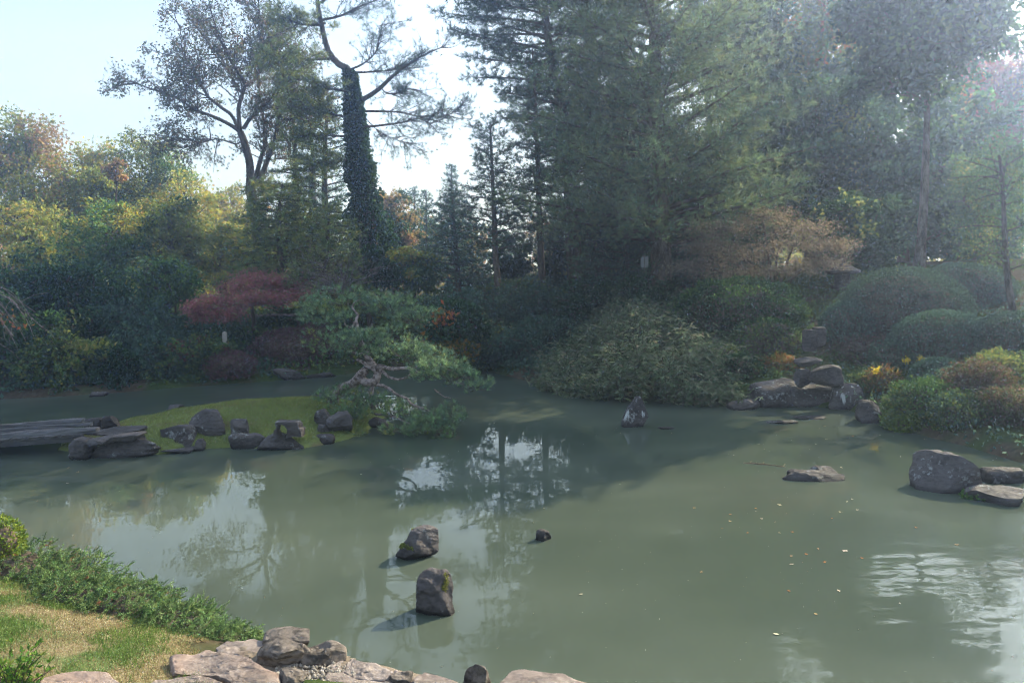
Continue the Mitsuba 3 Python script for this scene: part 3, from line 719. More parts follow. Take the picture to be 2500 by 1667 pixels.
ledge('wide ledge stone at the bottom edge below the layered one', [(-1.29, 4.71, 0.40), (-1.19, 4.72, 0.40), (-1.09, 4.64, 0.40), (-0.88, 4.65, 0.40), (-0.74, 4.56, 0.40), (-0.66, 4.13, 0.40), (-1.18, 4.08, 0.40)], 9)
ledge('reddish brown flat boulder at the bottom centre of the ledge', [(-0.14, 4.63, 0.32), (-0.06, 4.81, 0.32), (0.01, 4.84, 0.32), (0.26, 4.78, 0.32), (0.48, 4.71, 0.32), (0.55, 4.60, 0.32), (0.53, 4.20, 0.32), (-0.12, 4.15, 0.32)], 10, dome_h=0.03, thick=0.35)
rock('small upright rock at the ledge between two flat stones', (-0.31, 4.89, 0.12), (0.24, 0.2, 0.2), 11, taper=0.45, block=0.3, rough=0.1, bsdf='brown_rock')
rock('dark block half of the hollow rock pair on the ledge', (-1.61, 4.84, 0.43), (0.3, 0.27, 0.12), 12, block=0.7, rough=0.09, yaw=-0.35, cuts=6, layers=0.05, bsdf='brown_rock')
rock('rounded dark rock with a hollow on top, right half of the pair on the ledge', (-1.37, 4.91, 0.39), (0.3, 0.26, 0.13), 13, block=0.5, rough=0.07, yaw=0.2, dent=(-0.03, 0.0, 0.075, 0.07), bsdf='brown_rock')
rock('long brown rock at the back of the rock pair on the ledge', (-1.67, 5.12, 0.39), (0.36, 0.17, 0.11), 14, block=0.6, rough=0.07, yaw=0.1, tilt=(0.12, 0), bsdf='brown_rock')
rock('rough dark cobble set in gravel on the ledge', (-1.45, 4.46, 0.50), (0.17, 0.17, 0.045), 15, block=0.4, rough=0.14, bsdf='brown_rock')
rock('dark broken stone between the ledge slabs', (-0.81, 4.71, 0.34), (0.17, 0.12, 0.035), 16, block=0.4, rough=0.12, bsdf='brown_rock')
# the beaten earth the slabs lie in
lx, ly = np.arange(-2.75, 0.9, 0.05), np.arange(3.0, 5.6, 0.05)
LX, LY = np.meshgrid(lx, ly); LX, LY = LX.ravel(), LY.ravel()
dsh = shapely.distance(POND, shapely.points(LX, LY))
keep = (dsh > 0.2) & (LX > -1.95 + 0.1 * np.sin(LY * 11)) & (LY < 5.0 + 0.1 * np.sin(LX * 8))


def ledge_z(x, y):
    return 0.325 - 0.125 * x - 0.1


lz = ledge_z(LX, LY) + (meshkit.fbm(np.c_[LX * 6, LY * 6, LX * 0], 3, 2) - 0.5) * 0.05 - 0.14 * np.clip(1 - (dsh - 0.1) / 0.3, 0, 1) ** 2
scene['ledge_ground'] = mikit.ply((np.c_[LX, LY, lz], grid_faces(len(ly), len(lx), keep)), 'mat_earth', True)
labels['ledge_ground'] = {'label': 'pale beaten earth between the ledge stones', 'kind': 'structure', 'category': 'ground'}
# gravel between the slabs
rng = np.random.default_rng(77)
gp = np.array([(-1.37, 4.71, 0.40)])[0][:2] + rng.uniform(-1, 1, size=(420, 2)) * [0.26, 0.13]
m = MB()
ico = trimesh.creation.icosphere(0)
for x, y in gp:
    r = rng.uniform(0.006, 0.016)
    m.add(np.array(ico.vertices) * r * rng.uniform(0.6, 1.3, 3) + [x, y, ledge_z(x, y) + r * 0.3], ico.faces, rng.uniform(0.2, 0.42) * np.array([1, 0.88, 0.74]))
m.put('gravel', 'painted', False, True)
labels['gravel'] = {'label': 'loose tan gravel between the ledge stones', 'kind': 'stuff', 'category': 'gravel'}

# ---------------------------------------------------------------- colours of leaves (albedo)
YEL = [((0.486, 0.438, 0.091), 3), ((0.324, 0.357, 0.091), 3), ((0.496, 0.324, 0.091), 1)]
OLI = [((0.344, 0.365, 0.101), 3), ((0.223, 0.284, 0.081), 3), ((0.506, 0.425, 0.121), 1)]
GRN = [((0.108, 0.203, 0.068), 3), ((0.176, 0.27, 0.081), 2), ((0.068, 0.135, 0.054), 1)]
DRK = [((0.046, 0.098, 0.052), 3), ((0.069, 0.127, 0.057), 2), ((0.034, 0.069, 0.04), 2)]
TAN = [((0.47, 0.319, 0.151), 3), ((0.336, 0.286, 0.118), 2), ((0.403, 0.218, 0.134), 1)]
RED = [((0.254, 0.076, 0.076), 3), ((0.186, 0.051, 0.051), 2), ((0.169, 0.118, 0.068), 1)]
ORA = [((0.6, 0.24, 0.06), 2), ((0.48, 0.144, 0.072), 2), ((0.36, 0.24, 0.072), 1)]
PIN = [((0.083, 0.138, 0.094), 3), ((0.11, 0.165, 0.094), 2), ((0.055, 0.099, 0.077), 2)]
PINL = [((0.176, 0.25, 0.135), 3), ((0.23, 0.284, 0.135), 2), ((0.108, 0.176, 0.115), 1.5)]
PINY = [((0.308, 0.324, 0.114), 2), ((0.194, 0.259, 0.114), 3), ((0.13, 0.179, 0.097), 1)]


def tree(name, label, box, R_, pal, seed, dz=None, **kw):
    """A leafy tree from its crown: (centre), across, up."""
    c, rx, rz = box
    base = (c[0], c[1], gz1(c[0], c[1]))
    return broadleaf(name, label, 'tree', base, c, (rx, R_ or rx, rz), pal, seed, **kw)


# far left: autumn trees beyond the evergreen bank
G = 'autumn trees beyond the far bank'
tree('autumn_tree', 'tall olive and brown tree at the left edge, tallest of its row', ((-26.11, 40.00, 8.70), 3.59, 3.70), 3.5, OLI, 201, clumps=34, twigs=64, k=7, group=G, patch=(TAN, 0.42, 0.5, 3), L=0.19, W=0.12)
tree('autumn_tree', 'olive yellow tree second from the left in the far row', ((-24.03, 43.00, 8.33), 3.05, 3.52), 3.0, OLI, 202, clumps=30, twigs=64, k=7, group=G, patch=(YEL, 0.45, 0.4, 5), L=0.2, W=0.12)
tree('autumn_tree', 'olive green tree with an orange patch, middle of the far left row', ((-21.98, 45.00, 8.24), 3.07, 3.93), 3.2, OLI, 203, clumps=32, twigs=64, k=7, group=G, patch=(GRN, 0.4, 0.4, 7), L=0.2, W=0.12)
tree('autumn_tree', 'olive tree sloping down to the tall bare tree, right in the row', ((-18.13, 42.00, 5.78), 2.65, 3.45), 3.0, OLI, 204, clumps=30, twigs=64, k=7, group=G, patch=(YEL, 0.3, 0.4, 9), L=0.19, W=0.12)
tree('autumn_tree', 'tan and yellow tree just behind the trunk of the tall bare tree', ((-19.44, 52.00, 6.65), 2.57, 3.14), 3.0, TAN, 205, clumps=24, twigs=60, k=8, group=G, patch=(YEL, 0.5, 0.4, 9), L=0.22, W=0.13)
tree('autumn_tree', 'low yellow tree above the dark shrubs at the far left', ((-21.16, 34.00, 4.69), 2.43, 2.05), 2.2, YEL, 206, clumps=24, twigs=64, k=7, group=G, patch=(OLI, 0.5, 0.5, 4), L=0.15, W=0.1)
tree('autumn_tree', 'bright green and orange low tree above the dark shrubs', ((-17.53, 33.00, 4.92), 1.90, 2.17), 2.0, GRN, 207, clumps=24, twigs=64, k=7, group=G, patch=(YEL, 0.45, 0.7, 4), L=0.15, W=0.1)
tree('autumn_tree', 'dark olive low tree left of the tall bare trunk', ((-14.83, 33.00, 4.66), 1.72, 2.36), 2.0, OLI, 208, clumps=24, twigs=64, k=7, group=G, patch=(DRK, 0.4, 0.7, 4), L=0.15, W=0.1)
tree('autumn_tree', 'yellow speckled low tree nearest the tall bare trunk', ((-13.06, 34.00, 4.28), 1.40, 1.68), 1.6, YEL, 209, clumps=20, twigs=60, k=8, group=G, patch=(OLI, 0.5, 0.6, 4), L=0.14, W=0.09)
tree('autumn_tree', 'small tree with a red orange top in the middle of the far left row', ((-20.69, 40.00, 8.88), 0.65, 0.83), 0.7, TAN, 210, clumps=9, twigs=30, k=7, group=G, r0=0.1, L=0.16, W=0.1, patch=(ORA, 0.28, 1.5, 2))

# the tall half bare tree
rng = np.random.default_rng(220)
root = thing('bare_tree', 'tall forked half bare tree with thin grey olive leaves against the sky', 'tree')
dd = 33.0
limbs = [([(-11.01, 33.00, 2.75), (-11.07, 33.00, 4.20), (-11.11, 33.00, 5.35), (-11.21, 33.00, 6.43), (-11.34, 33.00, 7.12)], 0.286, 0.238),
         ([(-11.34, 33.00, 7.12), (-11.27, 33.00, 7.99), (-11.42, 33.00, 8.93), (-11.60, 33.00, 9.49)], 0.184, 0.154),
         ([(-11.60, 33.00, 9.49), (-11.94, 33.00, 9.76), (-12.59, 32.80, 10.11), (-13.42, 32.60, 10.45), (-13.94, 32.40, 10.85), (-14.44, 32.20, 11.05), (-15.13, 32.00, 11.26), (-15.73, 32.00, 11.51)], 0.088, 0.014),
         ([(-11.71, 33.00, 9.62), (-11.91, 33.00, 10.18), (-12.54, 33.40, 10.67), (-13.30, 33.80, 11.35), (-13.65, 34.00, 12.10), (-14.10, 34.20, 12.72), (-14.51, 34.40, 13.56), (-14.50, 34.40, 14.57)], 0.082, 0.014),
         ([(-11.60, 33.00, 9.49), (-11.63, 33.00, 10.37), (-11.41, 33.00, 11.11), (-11.26, 33.00, 11.47), (-11.41, 32.60, 11.92), (-11.67, 32.00, 12.65), (-11.86, 31.80, 13.29), (-11.99, 31.50, 14.20), (-12.10, 31.50, 14.86)], 0.109, 0.014),
         ([(-11.26, 33.00, 11.47), (-11.06, 33.40, 11.74), (-10.90, 34.00, 12.52), (-10.78, 34.20, 13.40), (-10.87, 34.40, 14.40), (-10.96, 34.50, 15.58)], 0.068, 0.014),
         ([(-11.41, 33.00, 11.11), (-12.03, 33.60, 11.95), (-12.58, 34.20, 12.82), (-13.47, 34.50, 14.04), (-13.97, 35.00, 15.29)], 0.054, 0.012),
         ([(-11.46, 33.00, 9.61), (-11.02, 33.00, 10.16), (-10.29, 32.60, 10.55), (-9.70, 32.20, 10.99), (-9.13, 32.00, 11.46), (-8.61, 32.00, 12.14)], 0.095, 0.014),
         ([(-11.02, 33.00, 10.16), (-10.81, 33.50, 11.14), (-11.05, 34.00, 12.03), (-10.67, 34.30, 13.37), (-9.96, 34.60, 14.51)], 0.061, 0.012),
         ([(-11.37, 33.20, 6.91), (-11.17, 33.20, 7.30), (-10.96, 33.20, 8.01), (-10.81, 33.20, 8.45), (-10.57, 33.20, 9.25), (-10.65, 33.20, 10.07), (-10.26, 33.20, 11.12)], 0.136, 0.021),
         ([(-11.07, 33.00, 7.20), (-10.86, 33.00, 7.48), (-10.42, 33.00, 8.41), (-9.98, 32.80, 9.36), (-9.76, 32.60, 10.04), (-9.15, 32.30, 10.46), (-8.54, 32.00, 10.84), (-8.14, 32.00, 11.29)], 0.136, 0.021),
         ([(-11.62, 33.00, 9.11), (-11.75, 32.90, 8.97), (-12.44, 32.60, 9.15), (-13.05, 32.20, 8.97), (-13.67, 31.80, 9.04), (-13.98, 31.60, 8.93)], 0.041, 0.012),
         ([(-9.76, 32.60, 10.04), (-8.97, 32.20, 9.83), (-8.15, 31.80, 9.98)], 0.054, 0.012)]
cr, tw = MB(), MB()
BARE = [((0.13, 0.12, 0.08), 3), ((0.1, 0.13, 0.06), 2), ((0.2, 0.13, 0.09), 1.2)]
for q, (pts, a, b) in enumerate(limbs):
    c = curve(pts, 26)
    MB().add(*tube(c, np.linspace(a, b, 26), 8)).put(part(root, 'trunk' if q == 0 else 'limb'), 'bark', True)
    if q < 2:
        continue
    L0 = np.linalg.norm(np.diff(c, axis=0), axis=1).sum()
    for _ in range(int(7 + L0 * 3.4)):
        f = rng.uniform(0.2, 1.0)
        s = np.array([np.interp(f * 25, np.arange(26), c[:, w]) for w in range(3)])
        k = min(24, int(f * 25)); ax = nrm(c[k + 1] - c[k])
        d = nrm(ax * 0.8 + rng.normal(size=3) * 0.62 + [0, 0, 0.12]); d[2] = max(d[2], -0.15); d = nrm(d)
        ln = rng.uniform(0.7, 2.3) * (1.15 - 0.5 * f)
        e = s + d * ln + np.array([0, 0, -0.05 * ln ** 2])
        br = curve([s, s + d * ln * 0.5 + rng.normal(0, 0.09, 3), e], 6)
        tw.add(*tube(br, np.linspace(0.03, 0.008, 6), 4))
        for _ in range(5):
            g = rng.uniform(0.3, 1.0)
            s2 = np.array([np.interp(g * 5, np.arange(6), br[:, w]) for w in range(3)])
            d2 = nrm(d + rng.normal(size=3) * 0.8); l2 = rng.uniform(0.3, 0.8)
            tw.add(*tube([s2, s2 + d2 * l2], [0.01, 0.004], 3))
            m = rng.integers(2, 5)
            tips = s2 + d2 * l2 * rng.uniform(0.3, 1.05, (m, 1))
            cr.add(*sprays(rng, tips, np.repeat(d2[None], m, 0), 6, 0.13, 0.13, 0.075, BARE, 0.2, 0.5))
tw.put(part(root, 'twigs'), 'bark', True)
cr.put(part(root, 'crown'), 'leaf', False, True)

# the ivy clad pine
root = thing('ivy_clad_pine', 'dark ivy clad pine trunk with sparse bare boughs against the sky', 'tree')
rng = np.random.default_rng(230)
tc = curve([(-5.54, 30.00, 2.65), (-5.61, 30.00, 3.64), (-5.68, 30.00, 4.95), (-5.77, 30.00, 6.25), (-5.85, 30.00, 7.70), (-5.98, 30.00, 8.67), (-6.00, 30.00, 9.62), (-6.03, 30.00, 10.41), (-6.15, 30.00, 11.20), (-6.47, 30.00, 11.37), (-6.91, 30.00, 11.94), (-7.09, 30.00, 12.77), (-7.21, 30.00, 13.60), (-7.26, 30.00, 14.80)], 40)
MB().add(*tube(tc, np.interp(np.arange(40), [0, 18, 26, 39], [0.4, 0.26, 0.14, 0.06]), 9, 0.06, rng)).put(part(root, 'trunk'), 'bark', True)
bl = [([(-6.75, 30.00, 11.65), (-7.46, 29.50, 11.47), (-8.17, 29.00, 11.38), (-8.61, 28.60, 11.34)], 0.061), ([(-6.97, 30.00, 12.99), (-7.68, 29.40, 12.76), (-8.34, 29.00, 12.88)], 0.054),
      ([(-5.86, 30.00, 9.93), (-4.99, 29.80, 10.33), (-4.37, 29.50, 10.74), (-3.74, 29.20, 11.07), (-3.04, 29.00, 11.38), (-2.19, 28.80, 11.63)], 0.102), ([(-5.97, 30.00, 9.57), (-4.56, 30.40, 9.62), (-3.60, 30.60, 9.46), (-3.15, 30.80, 9.37), (-2.44, 31.00, 9.25)], 0.048),
      ([(-3.60, 30.60, 9.46), (-2.54, 30.60, 9.43), (-1.76, 30.50, 9.85)], 0.034), ([(-5.90, 30.00, 9.01), (-5.13, 29.60, 8.91), (-4.11, 29.20, 8.92), (-3.42, 29.00, 9.03), (-2.59, 28.80, 8.43)], 0.054),
      ([(-6.00, 30.00, 11.09), (-4.78, 30.40, 11.21), (-3.99, 30.80, 11.52)], 0.041), ([(-6.12, 30.00, 11.20), (-5.38, 30.00, 11.51), (-4.96, 30.00, 12.00), (-4.87, 30.00, 12.82)], 0.041),
      ([(-7.14, 30.00, 13.10), (-6.33, 30.00, 13.25), (-5.72, 29.80, 13.44), (-4.52, 29.60, 13.73)], 0.054), ([(-6.02, 30.00, 9.30), (-7.06, 29.40, 9.44), (-8.05, 29.00, 9.58)], 0.054),
      ([(-5.99, 30.00, 8.59), (-7.26, 29.40, 8.59), (-8.44, 29.00, 8.32)], 0.054), ([(-6.03, 30.00, 10.33), (-6.81, 29.20, 10.31), (-7.58, 28.60, 10.49), (-8.23, 28.20, 10.48)], 0.054),
      ([(-5.90, 30.00, 7.70), (-6.84, 29.40, 7.56), (-7.87, 29.00, 7.14)], 0.048), ([(-7.22, 30.00, 13.72), (-6.49, 30.00, 14.16), (-5.98, 30.00, 14.76)], 0.048),
      ([(-4.86, 29.80, 10.41), (-4.30, 29.20, 10.02), (-3.61, 28.80, 10.13)], 0.027), ([(-5.59, 30.00, 9.37), (-4.75, 29.60, 8.56), (-3.56, 29.00, 8.11)], 0.020)]
ne, tw, iv = MB(), MB(), MB()
for q, (pts, r) in enumerate(bl):
    c = curve(pts, 16)
    MB().add(*tube(c, np.linspace(r, 0.015, 16), 6)).put(part(root, 'limb'), 'bark', True)
    left = pts[-1][0] < pts[0][0]
    for _ in range(36 if left else 24):
        f = rng.uniform(0.22, 1.0); s = np.array([np.interp(f * 15, np.arange(16), c[:, w]) for w in range(3)])
        ax = nrm(c[-1] - c[0])
        d = nrm(ax * 0.9 + rng.normal(size=3) * [0.6, 0.9, 0.35] + [0, 0, 0.12]); ln = rng.uniform(0.4, 1.3)
        e = s + d * ln
        tw.add(*tube(curve([s, (s + e) / 2 + rng.normal(0, 0.06, 3), e], 5), np.linspace(0.022, 0.006, 5), 3))
        for _ in range(3):
            d2 = nrm(d + rng.normal(size=3) * 0.7); s2 = s + d * ln * rng.uniform(0.3, 1)
            tw.add(*tube([s2, s2 + d2 * 0.5], [0.008, 0.003], 3))
            m = rng.integers(7, 12) if left else rng.integers(1, 5)
            p = s2 + d2 * 0.5 * rng.random((m, 1)) + rng.normal(0, 0.06, (m, 3))
            ne.add(*needles(rng, p, np.repeat(d2[None], m, 0), 0.16, 0.02, pick(rng, PINY if left else PIN, m), 7))
n = 12000
f = rng.random(n) ** 0.85 * 26; k = f.astype(int)
cen = np.stack([np.interp(f, np.arange(40), tc[:, w]) for w in range(3)], 1)
rr = np.interp(f, [0, 6, 12, 18, 22, 26], [1.1, 0.66, 0.52, 0.38, 0.27, 0.18])
th = rng.random(n) * 2 * np.pi
lump = meshkit.fbm(np.c_[np.cos(th) * 1.6, np.sin(th) * 1.6, cen[:, 2] * 1.1], 4, 4)
rr = rr * np.clip(-0.35 + 2.7 * lump, 0.35, 1.8) * rng.uniform(0.6, 1.1, n)
o = np.c_[np.cos(th), np.sin(th), rng.normal(0, 0.3, n)]
iv.add(*leaf_quads(rng, cen + o * rr[:, None], o + rng.normal(0, 0.5, (n, 3)) - [0, 0, 0.5], 0.16, 0.13, pick(rng, [((0.03, 0.065, 0.035), 3), ((0.05, 0.1, 0.045), 2), ((0.1, 0.15, 0.06), 0.4)], n, 0.3), 0.1))
tw.put(part(root, 'twigs'), 'bark', True)
ne.put(part(root, 'needles'), 'leaf', False, True)
iv.put(part(root, 'ivy'), 'leaf_gloss', False, True)

# conifers and shrubs between the tall tree and the centre
pine('pine_tree', 'pine with drooping grey green boughs behind the forked bare tree, half hidden', [(-10.18, 36.00, 2.28), (-10.15, 36.00, 5.43), (-10.12, 36.00, 8.15), (-10.11, 36.00, 10.45), (-10.06, 36.00, 12.91)], 0.22, 241, PIN, start=0.12, length=2.4, nb=70, tuft=0.22, width=0.034, step=0.22, rise=0.1, droop=0.5)
pine('pine_tree', 'dark pine with ivy on its trunk left of the big ivy clad trunk', [(-9.14, 37.00, 2.22), (-9.07, 37.00, 5.46), (-8.97, 37.00, 8.65), (-8.74, 37.00, 10.81), (-8.61, 37.00, 12.56)], 0.25, 242, PIN, start=0.25, length=2.6, nb=60, tuft=0.22, width=0.034, step=0.22)
pine('pine_tree', 'low light green pine with soft drooping boughs below the forked bare tree', [(-8.32, 27.00, 2.18), (-8.33, 27.00, 3.37), (-8.32, 27.00, 4.84), (-8.08, 27.00, 6.44)], 0.16, 243, PINY, start=0.06, length=2.4, nb=84, tuft=0.2, width=0.03, step=0.16, k=9, fluff=0.3, env=lambda g: 0.75 + 0.2 * np.sin(g * 3.1) - 0.35 * g, rise=0.15, droop=0.55)
pine('pine_tree', 'low light green pine before the foot of the ivy clad trunk', [(-6.58, 26.00, 2.17), (-6.45, 26.00, 3.31), (-6.32, 26.00, 4.45), (-6.19, 26.00, 5.57)], 0.13, 244, PINY, start=0.06, length=1.9, nb=64, tuft=0.19, width=0.028, step=0.16, k=9, fluff=0.3, rise=0.15, droop=0.55)
key = thing('broken_trunk', 'reddish broken dead trunk standing behind the pines', 'tree trunk')
MB().add(*tube([(-10.32, 39.00, 3.91), (-10.18, 39.00, 6.88), (-10.12, 39.00, 8.56), (-10.02, 39.00, 9.97)], [0.25, 0.22, 0.17, 0.06], 8, 0.1, rng)).put(key, 'pine_bark', True)
key = thing('bare_shrub', 'grey leafless twiggy shrub in front of the light green pines', 'shrub')
m, rng = MB(), np.random.default_rng(246)
b = np.array((-5.69, 25.00, 2.46))
for _ in range(60):
    d = nrm(rng.normal(size=3) * [1, 0.6, 0.4] + [-0.5, 0, 1.0]); l = rng.uniform(1.2, 2.4)
    c = curve([b, b + d * l * 0.5 + rng.normal(0, 0.1, 3), b + d * l + [0, 0, -0.2 * l]], 6)
    m.add(*tube(c, np.linspace(0.02, 0.005, 6), 3))
    for _ in range(7):
        s = c[rng.integers(2, 6)]; e = nrm(d + rng.normal(0, 0.7, 3)); m.add(*tube([s, s + e * rng.uniform(0.2, 0.6)], [0.007, 0.003], 3))
m.put(key, 'pine_bark', True)
tree('round_tree', 'brownish green round topped tree behind the ivy clad trunk on its right', ((-6.17, 40.00, 6.00), 1.42, 2.08), 1.6, DRK, 251, clumps=22, twigs=60, k=8, patch=(TAN, 0.4, 0.6, 2), L=0.15, W=0.1)
tree('round_tree', 'dark green round tree right of the ivy trunk, low down', ((-5.06, 27.00, 3.20), 0.89, 1.04), 1.0, DRK, 252, clumps=18, twigs=60, k=8, L=0.12, W=0.08, r0=0.12)
tree('yellow_shrub', 'yellow green shrub standing right of the ivy clad trunk', ((-3.76, 29.00, 3.25), 1.20, 1.04), 1.1, YEL, 253, clumps=20, twigs=55, k=8, patch=(GRN, 0.5, 0.7, 2), L=0.13, W=0.08, r0=0.08)
tree('yellow_shrub', 'olive yellow shrub before the low light green pines', ((-9.34, 29.00, 3.57), 1.28, 0.96), 1.2, OLI, 254, clumps=18, twigs=55, k=8, patch=(YEL, 0.4, 0.7, 2), L=0.13, W=0.08, r0=0.08)
sp = lambda g: (1 - g) ** 0.9 + 0.03
pine('spruce_tree', 'slim pointed spruce standing alone against the sky gap, the tallest spire', [(-3.33, 44.00, 1.86), (-3.34, 44.00, 5.72), (-3.25, 44.00, 9.47)], 0.16, 255, DRK, start=0.15, length=2.1, nb=70, env=sp, tuft=0.2, width=0.035, rise=0.1, droop=0.2, bare=0.1)
pine('spruce_tree', 'small spruce tip left of the tallest spruce spire, furthest left', [(-6.23, 48.00, 1.83), (-6.06, 48.00, 6.04), (-5.98, 48.00, 8.68)], 0.14, 256, DRK, start=0.15, length=1.6, nb=50, env=sp, tuft=0.22, width=0.035, rise=0.1, droop=0.2, bare=0.1)
pine('spruce_tree', 'small spruce tip between two other spruce tips in the sky gap', [(-5.21, 46.00, 1.86), (-5.08, 46.00, 5.89), (-5.01, 46.00, 8.23)], 0.14, 257, DRK, start=0.15, length=1.7, nb=50, env=sp, tuft=0.22, width=0.035, rise=0.1, droop=0.2, bare=0.1)

for c_, rx_, lab, sd in ((((0.19, 33.00, 3.53), 1.36, 0.87), 1.3, 'dark shrub closing the low gap behind the young pines, left half', 258), (((2.22, 33.50, 3.39), 1.29, 0.92), 1.3, 'dark shrub closing the low gap behind the young pines, right half', 259)):
    tree('round_shrub', lab, c_, rx_, DRK, sd, clumps=16, twigs=50, k=7, L=0.15, W=0.1, r0=0.06, patch=(OLI, 0.3, 0.8, 2))

# the pines in the middle
rnd = lambda g: 0.55 + 0.6 * np.sin(np.clip(g, 0, 1) * 2.6 + 0.35)
pine('pine_tree', 'young dark pine with a thin trunk, second left of the tall pines', [(-0.45, 27.00, 2.56), (-0.51, 27.00, 4.04), (-0.53, 27.00, 5.94), (-0.55, 27.00, 7.25), (-0.57, 27.00, 8.40)], 0.13, 261, PIN, start=0.22, length=2.2, nb=56, tuft=0.19, width=0.028, step=0.18, fluff=0.28, env=lambda g: 1.0 - 0.75 * g, rise=0.2, droop=0.25)
pine('pine_tree', 'young dark pine with a thin straight trunk close beside the tall pines', [(1.21, 28.00, 2.65), (1.16, 28.00, 4.64), (1.14, 28.00, 7.06), (1.12, 28.00, 8.99), (1.05, 28.00, 11.20)], 0.14, 262, PIN, start=0.22, length=1.9, nb=56, tuft=0.19, width=0.028, step=0.18, fluff=0.28, env=lambda g: 0.95 - 0.7 * g, rise=0.2, droop=0.25)
pine('pine_tree', 'dark bushy young pine low at the left of the young pines', [(-2.03, 29.00, 2.25), (-2.05, 29.00, 3.52), (-2.11, 29.00, 4.79), (-2.14, 29.00, 6.05)], 0.12, 263, PIN, start=0.08, length=1.9, nb=50, tuft=0.19, width=0.028, step=0.18, fluff=0.28, env=lambda g: 1.0 - 0.7 * g, rise=0.2, droop=0.25)
pine('tall_pine', 'tall dark pine, the left one of the two bare trunks in the middle', [(2.67, 30.00, 2.09), (2.56, 30.00, 4.72), (2.45, 30.00, 7.31), (2.32, 30.00, 8.92), (1.91, 30.00, 10.98), (1.71, 30.00, 12.70), (1.61, 30.00, 14.56), (1.57, 30.00, 16.70)], 0.36, 264, PIN, start=0.3, length=4.3, nb=84, tuft=0.26, width=0.034, step=0.17, fluff=0.34, env=lambda g: 0.45 + 0.75 * g, rise=0.1, droop=0.3, bare=0.3, k=8, lat=0.4)
pine('tall_pine', 'tall dark pine, the right one of the two bare trunks in the middle', [(3.86, 31.00, 2.03), (3.80, 31.00, 4.75), (3.78, 31.00, 9.08), (3.64, 31.00, 10.71), (3.50, 31.00, 12.50), (3.41, 31.00, 14.90), (3.40, 31.00, 17.42)], 0.32, 265, PIN, start=0.35, length=3.6, nb=76, tuft=0.26, width=0.034, step=0.18, fluff=0.34, env=lambda g: 0.5 + 0.7 * g, rise=0.1, droop=0.3, bare=0.3, k=8, lat=0.4)
pine('white_pine', 'huge pale blue green pine with plume like boughs right of the middle', [(5.09, 25.00, 1.88), (5.07, 25.00, 4.35), (5.00, 25.00, 6.51), (4.96, 25.00, 9.17), (4.96, 25.00, 11.77), (5.01, 25.00, 14.31), (5.03, 25.00, 15.95)], 0.4, 266, PINL, start=0.13, length=5.0, nb=130, tuft=0.25, width=0.03, step=0.19, fluff=0.34, env=lambda g: 1.05 - 0.5 * g, rise=0.3, droop=0.3, bare=0.2, k=8, lat=0.36, up=0.35)

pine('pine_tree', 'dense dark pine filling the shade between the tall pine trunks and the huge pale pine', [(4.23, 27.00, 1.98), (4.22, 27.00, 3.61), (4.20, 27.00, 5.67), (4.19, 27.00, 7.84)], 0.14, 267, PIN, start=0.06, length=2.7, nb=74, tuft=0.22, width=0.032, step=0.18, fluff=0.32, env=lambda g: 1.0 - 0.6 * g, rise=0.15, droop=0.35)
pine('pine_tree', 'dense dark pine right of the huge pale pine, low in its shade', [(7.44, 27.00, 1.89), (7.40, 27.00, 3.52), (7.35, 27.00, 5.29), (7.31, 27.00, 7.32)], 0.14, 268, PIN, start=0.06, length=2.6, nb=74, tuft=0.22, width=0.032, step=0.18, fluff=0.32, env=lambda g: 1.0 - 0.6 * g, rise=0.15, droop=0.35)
pine('pine_tree', 'dark pine bough mass behind the left tall pine trunk at mid height', [(2.79, 33.00, 1.82), (2.82, 33.00, 4.89), (2.83, 33.00, 7.39), (2.86, 33.00, 10.37)], 0.14, 269, PIN, start=0.2, length=2.8, nb=70, tuft=0.24, width=0.034, step=0.19, fluff=0.32, env=lambda g: 1.0 - 0.6 * g, rise=0.15, droop=0.35)

# the dark trees on the right
G = 'dark trees behind the right bank'
tree('dark_tree', 'dark evergreen column standing just right of the big pale pine', ((10.64, 33.00, 12.24), 1.33, 5.86), 1.6, DRK, 271, clumps=44, twigs=70, k=6, group=G, L=0.235, W=0.156)
tree('dark_tree', 'thin autumn tree with sky gaps between the dark column and the trunk tree', ((14.89, 36.00, 13.74), 2.13, 4.06), 2.0, OLI, 272, clumps=34, twigs=60, k=7, group=G, patch=(ORA, 0.3, 0.7, 3), L=0.235, W=0.142, clump_r=0.42)
tree('dark_tree', 'tall dark tree with a straight trunk and gappy crown at upper right', ((13.32, 24.20, 10.38), 2.47, 3.38), 2.4, DRK, 273, clumps=52, twigs=60, k=6, group=G, L=0.235, W=0.156, r0=0.15, patch=(GRN, 0.25, 0.5, 2))
tree('dark_tree', 'broad dark tree filling the lower right behind the clipped shrubs', ((15.39, 29.00, 5.57), 3.17, 3.33), 2.6, DRK, 274, clumps=44, twigs=70, k=6, group=G, L=0.206, W=0.142, patch=(GRN, 0.3, 0.5, 6))
tree('dark_tree', 'dark mottled tree right of the pale pine at mid height', ((12.61, 31.00, 7.68), 2.53, 3.88), 2.6, DRK, 275, clumps=40, twigs=70, k=6, group=G, L=0.206, W=0.142, patch=(OLI, 0.25, 0.6, 8))
tree('dark_tree', 'dark low tree with olive patches beside the brown maple', ((11.51, 25.00, 3.63), 1.79, 1.65), 1.7, DRK, 276, clumps=30, twigs=60, k=6, group=G, L=0.166, W=0.113, patch=(OLI, 0.3, 0.7, 8))
tree('dark_tree', 'dark tree in the gap behind the two tall pines', ((7.01, 40.00, 8.22), 3.27, 5.67), 2.6, DRK, 277, clumps=40, twigs=60, k=6, group=G, L=0.262, W=0.170, patch=(TAN, 0.25, 0.6, 8))
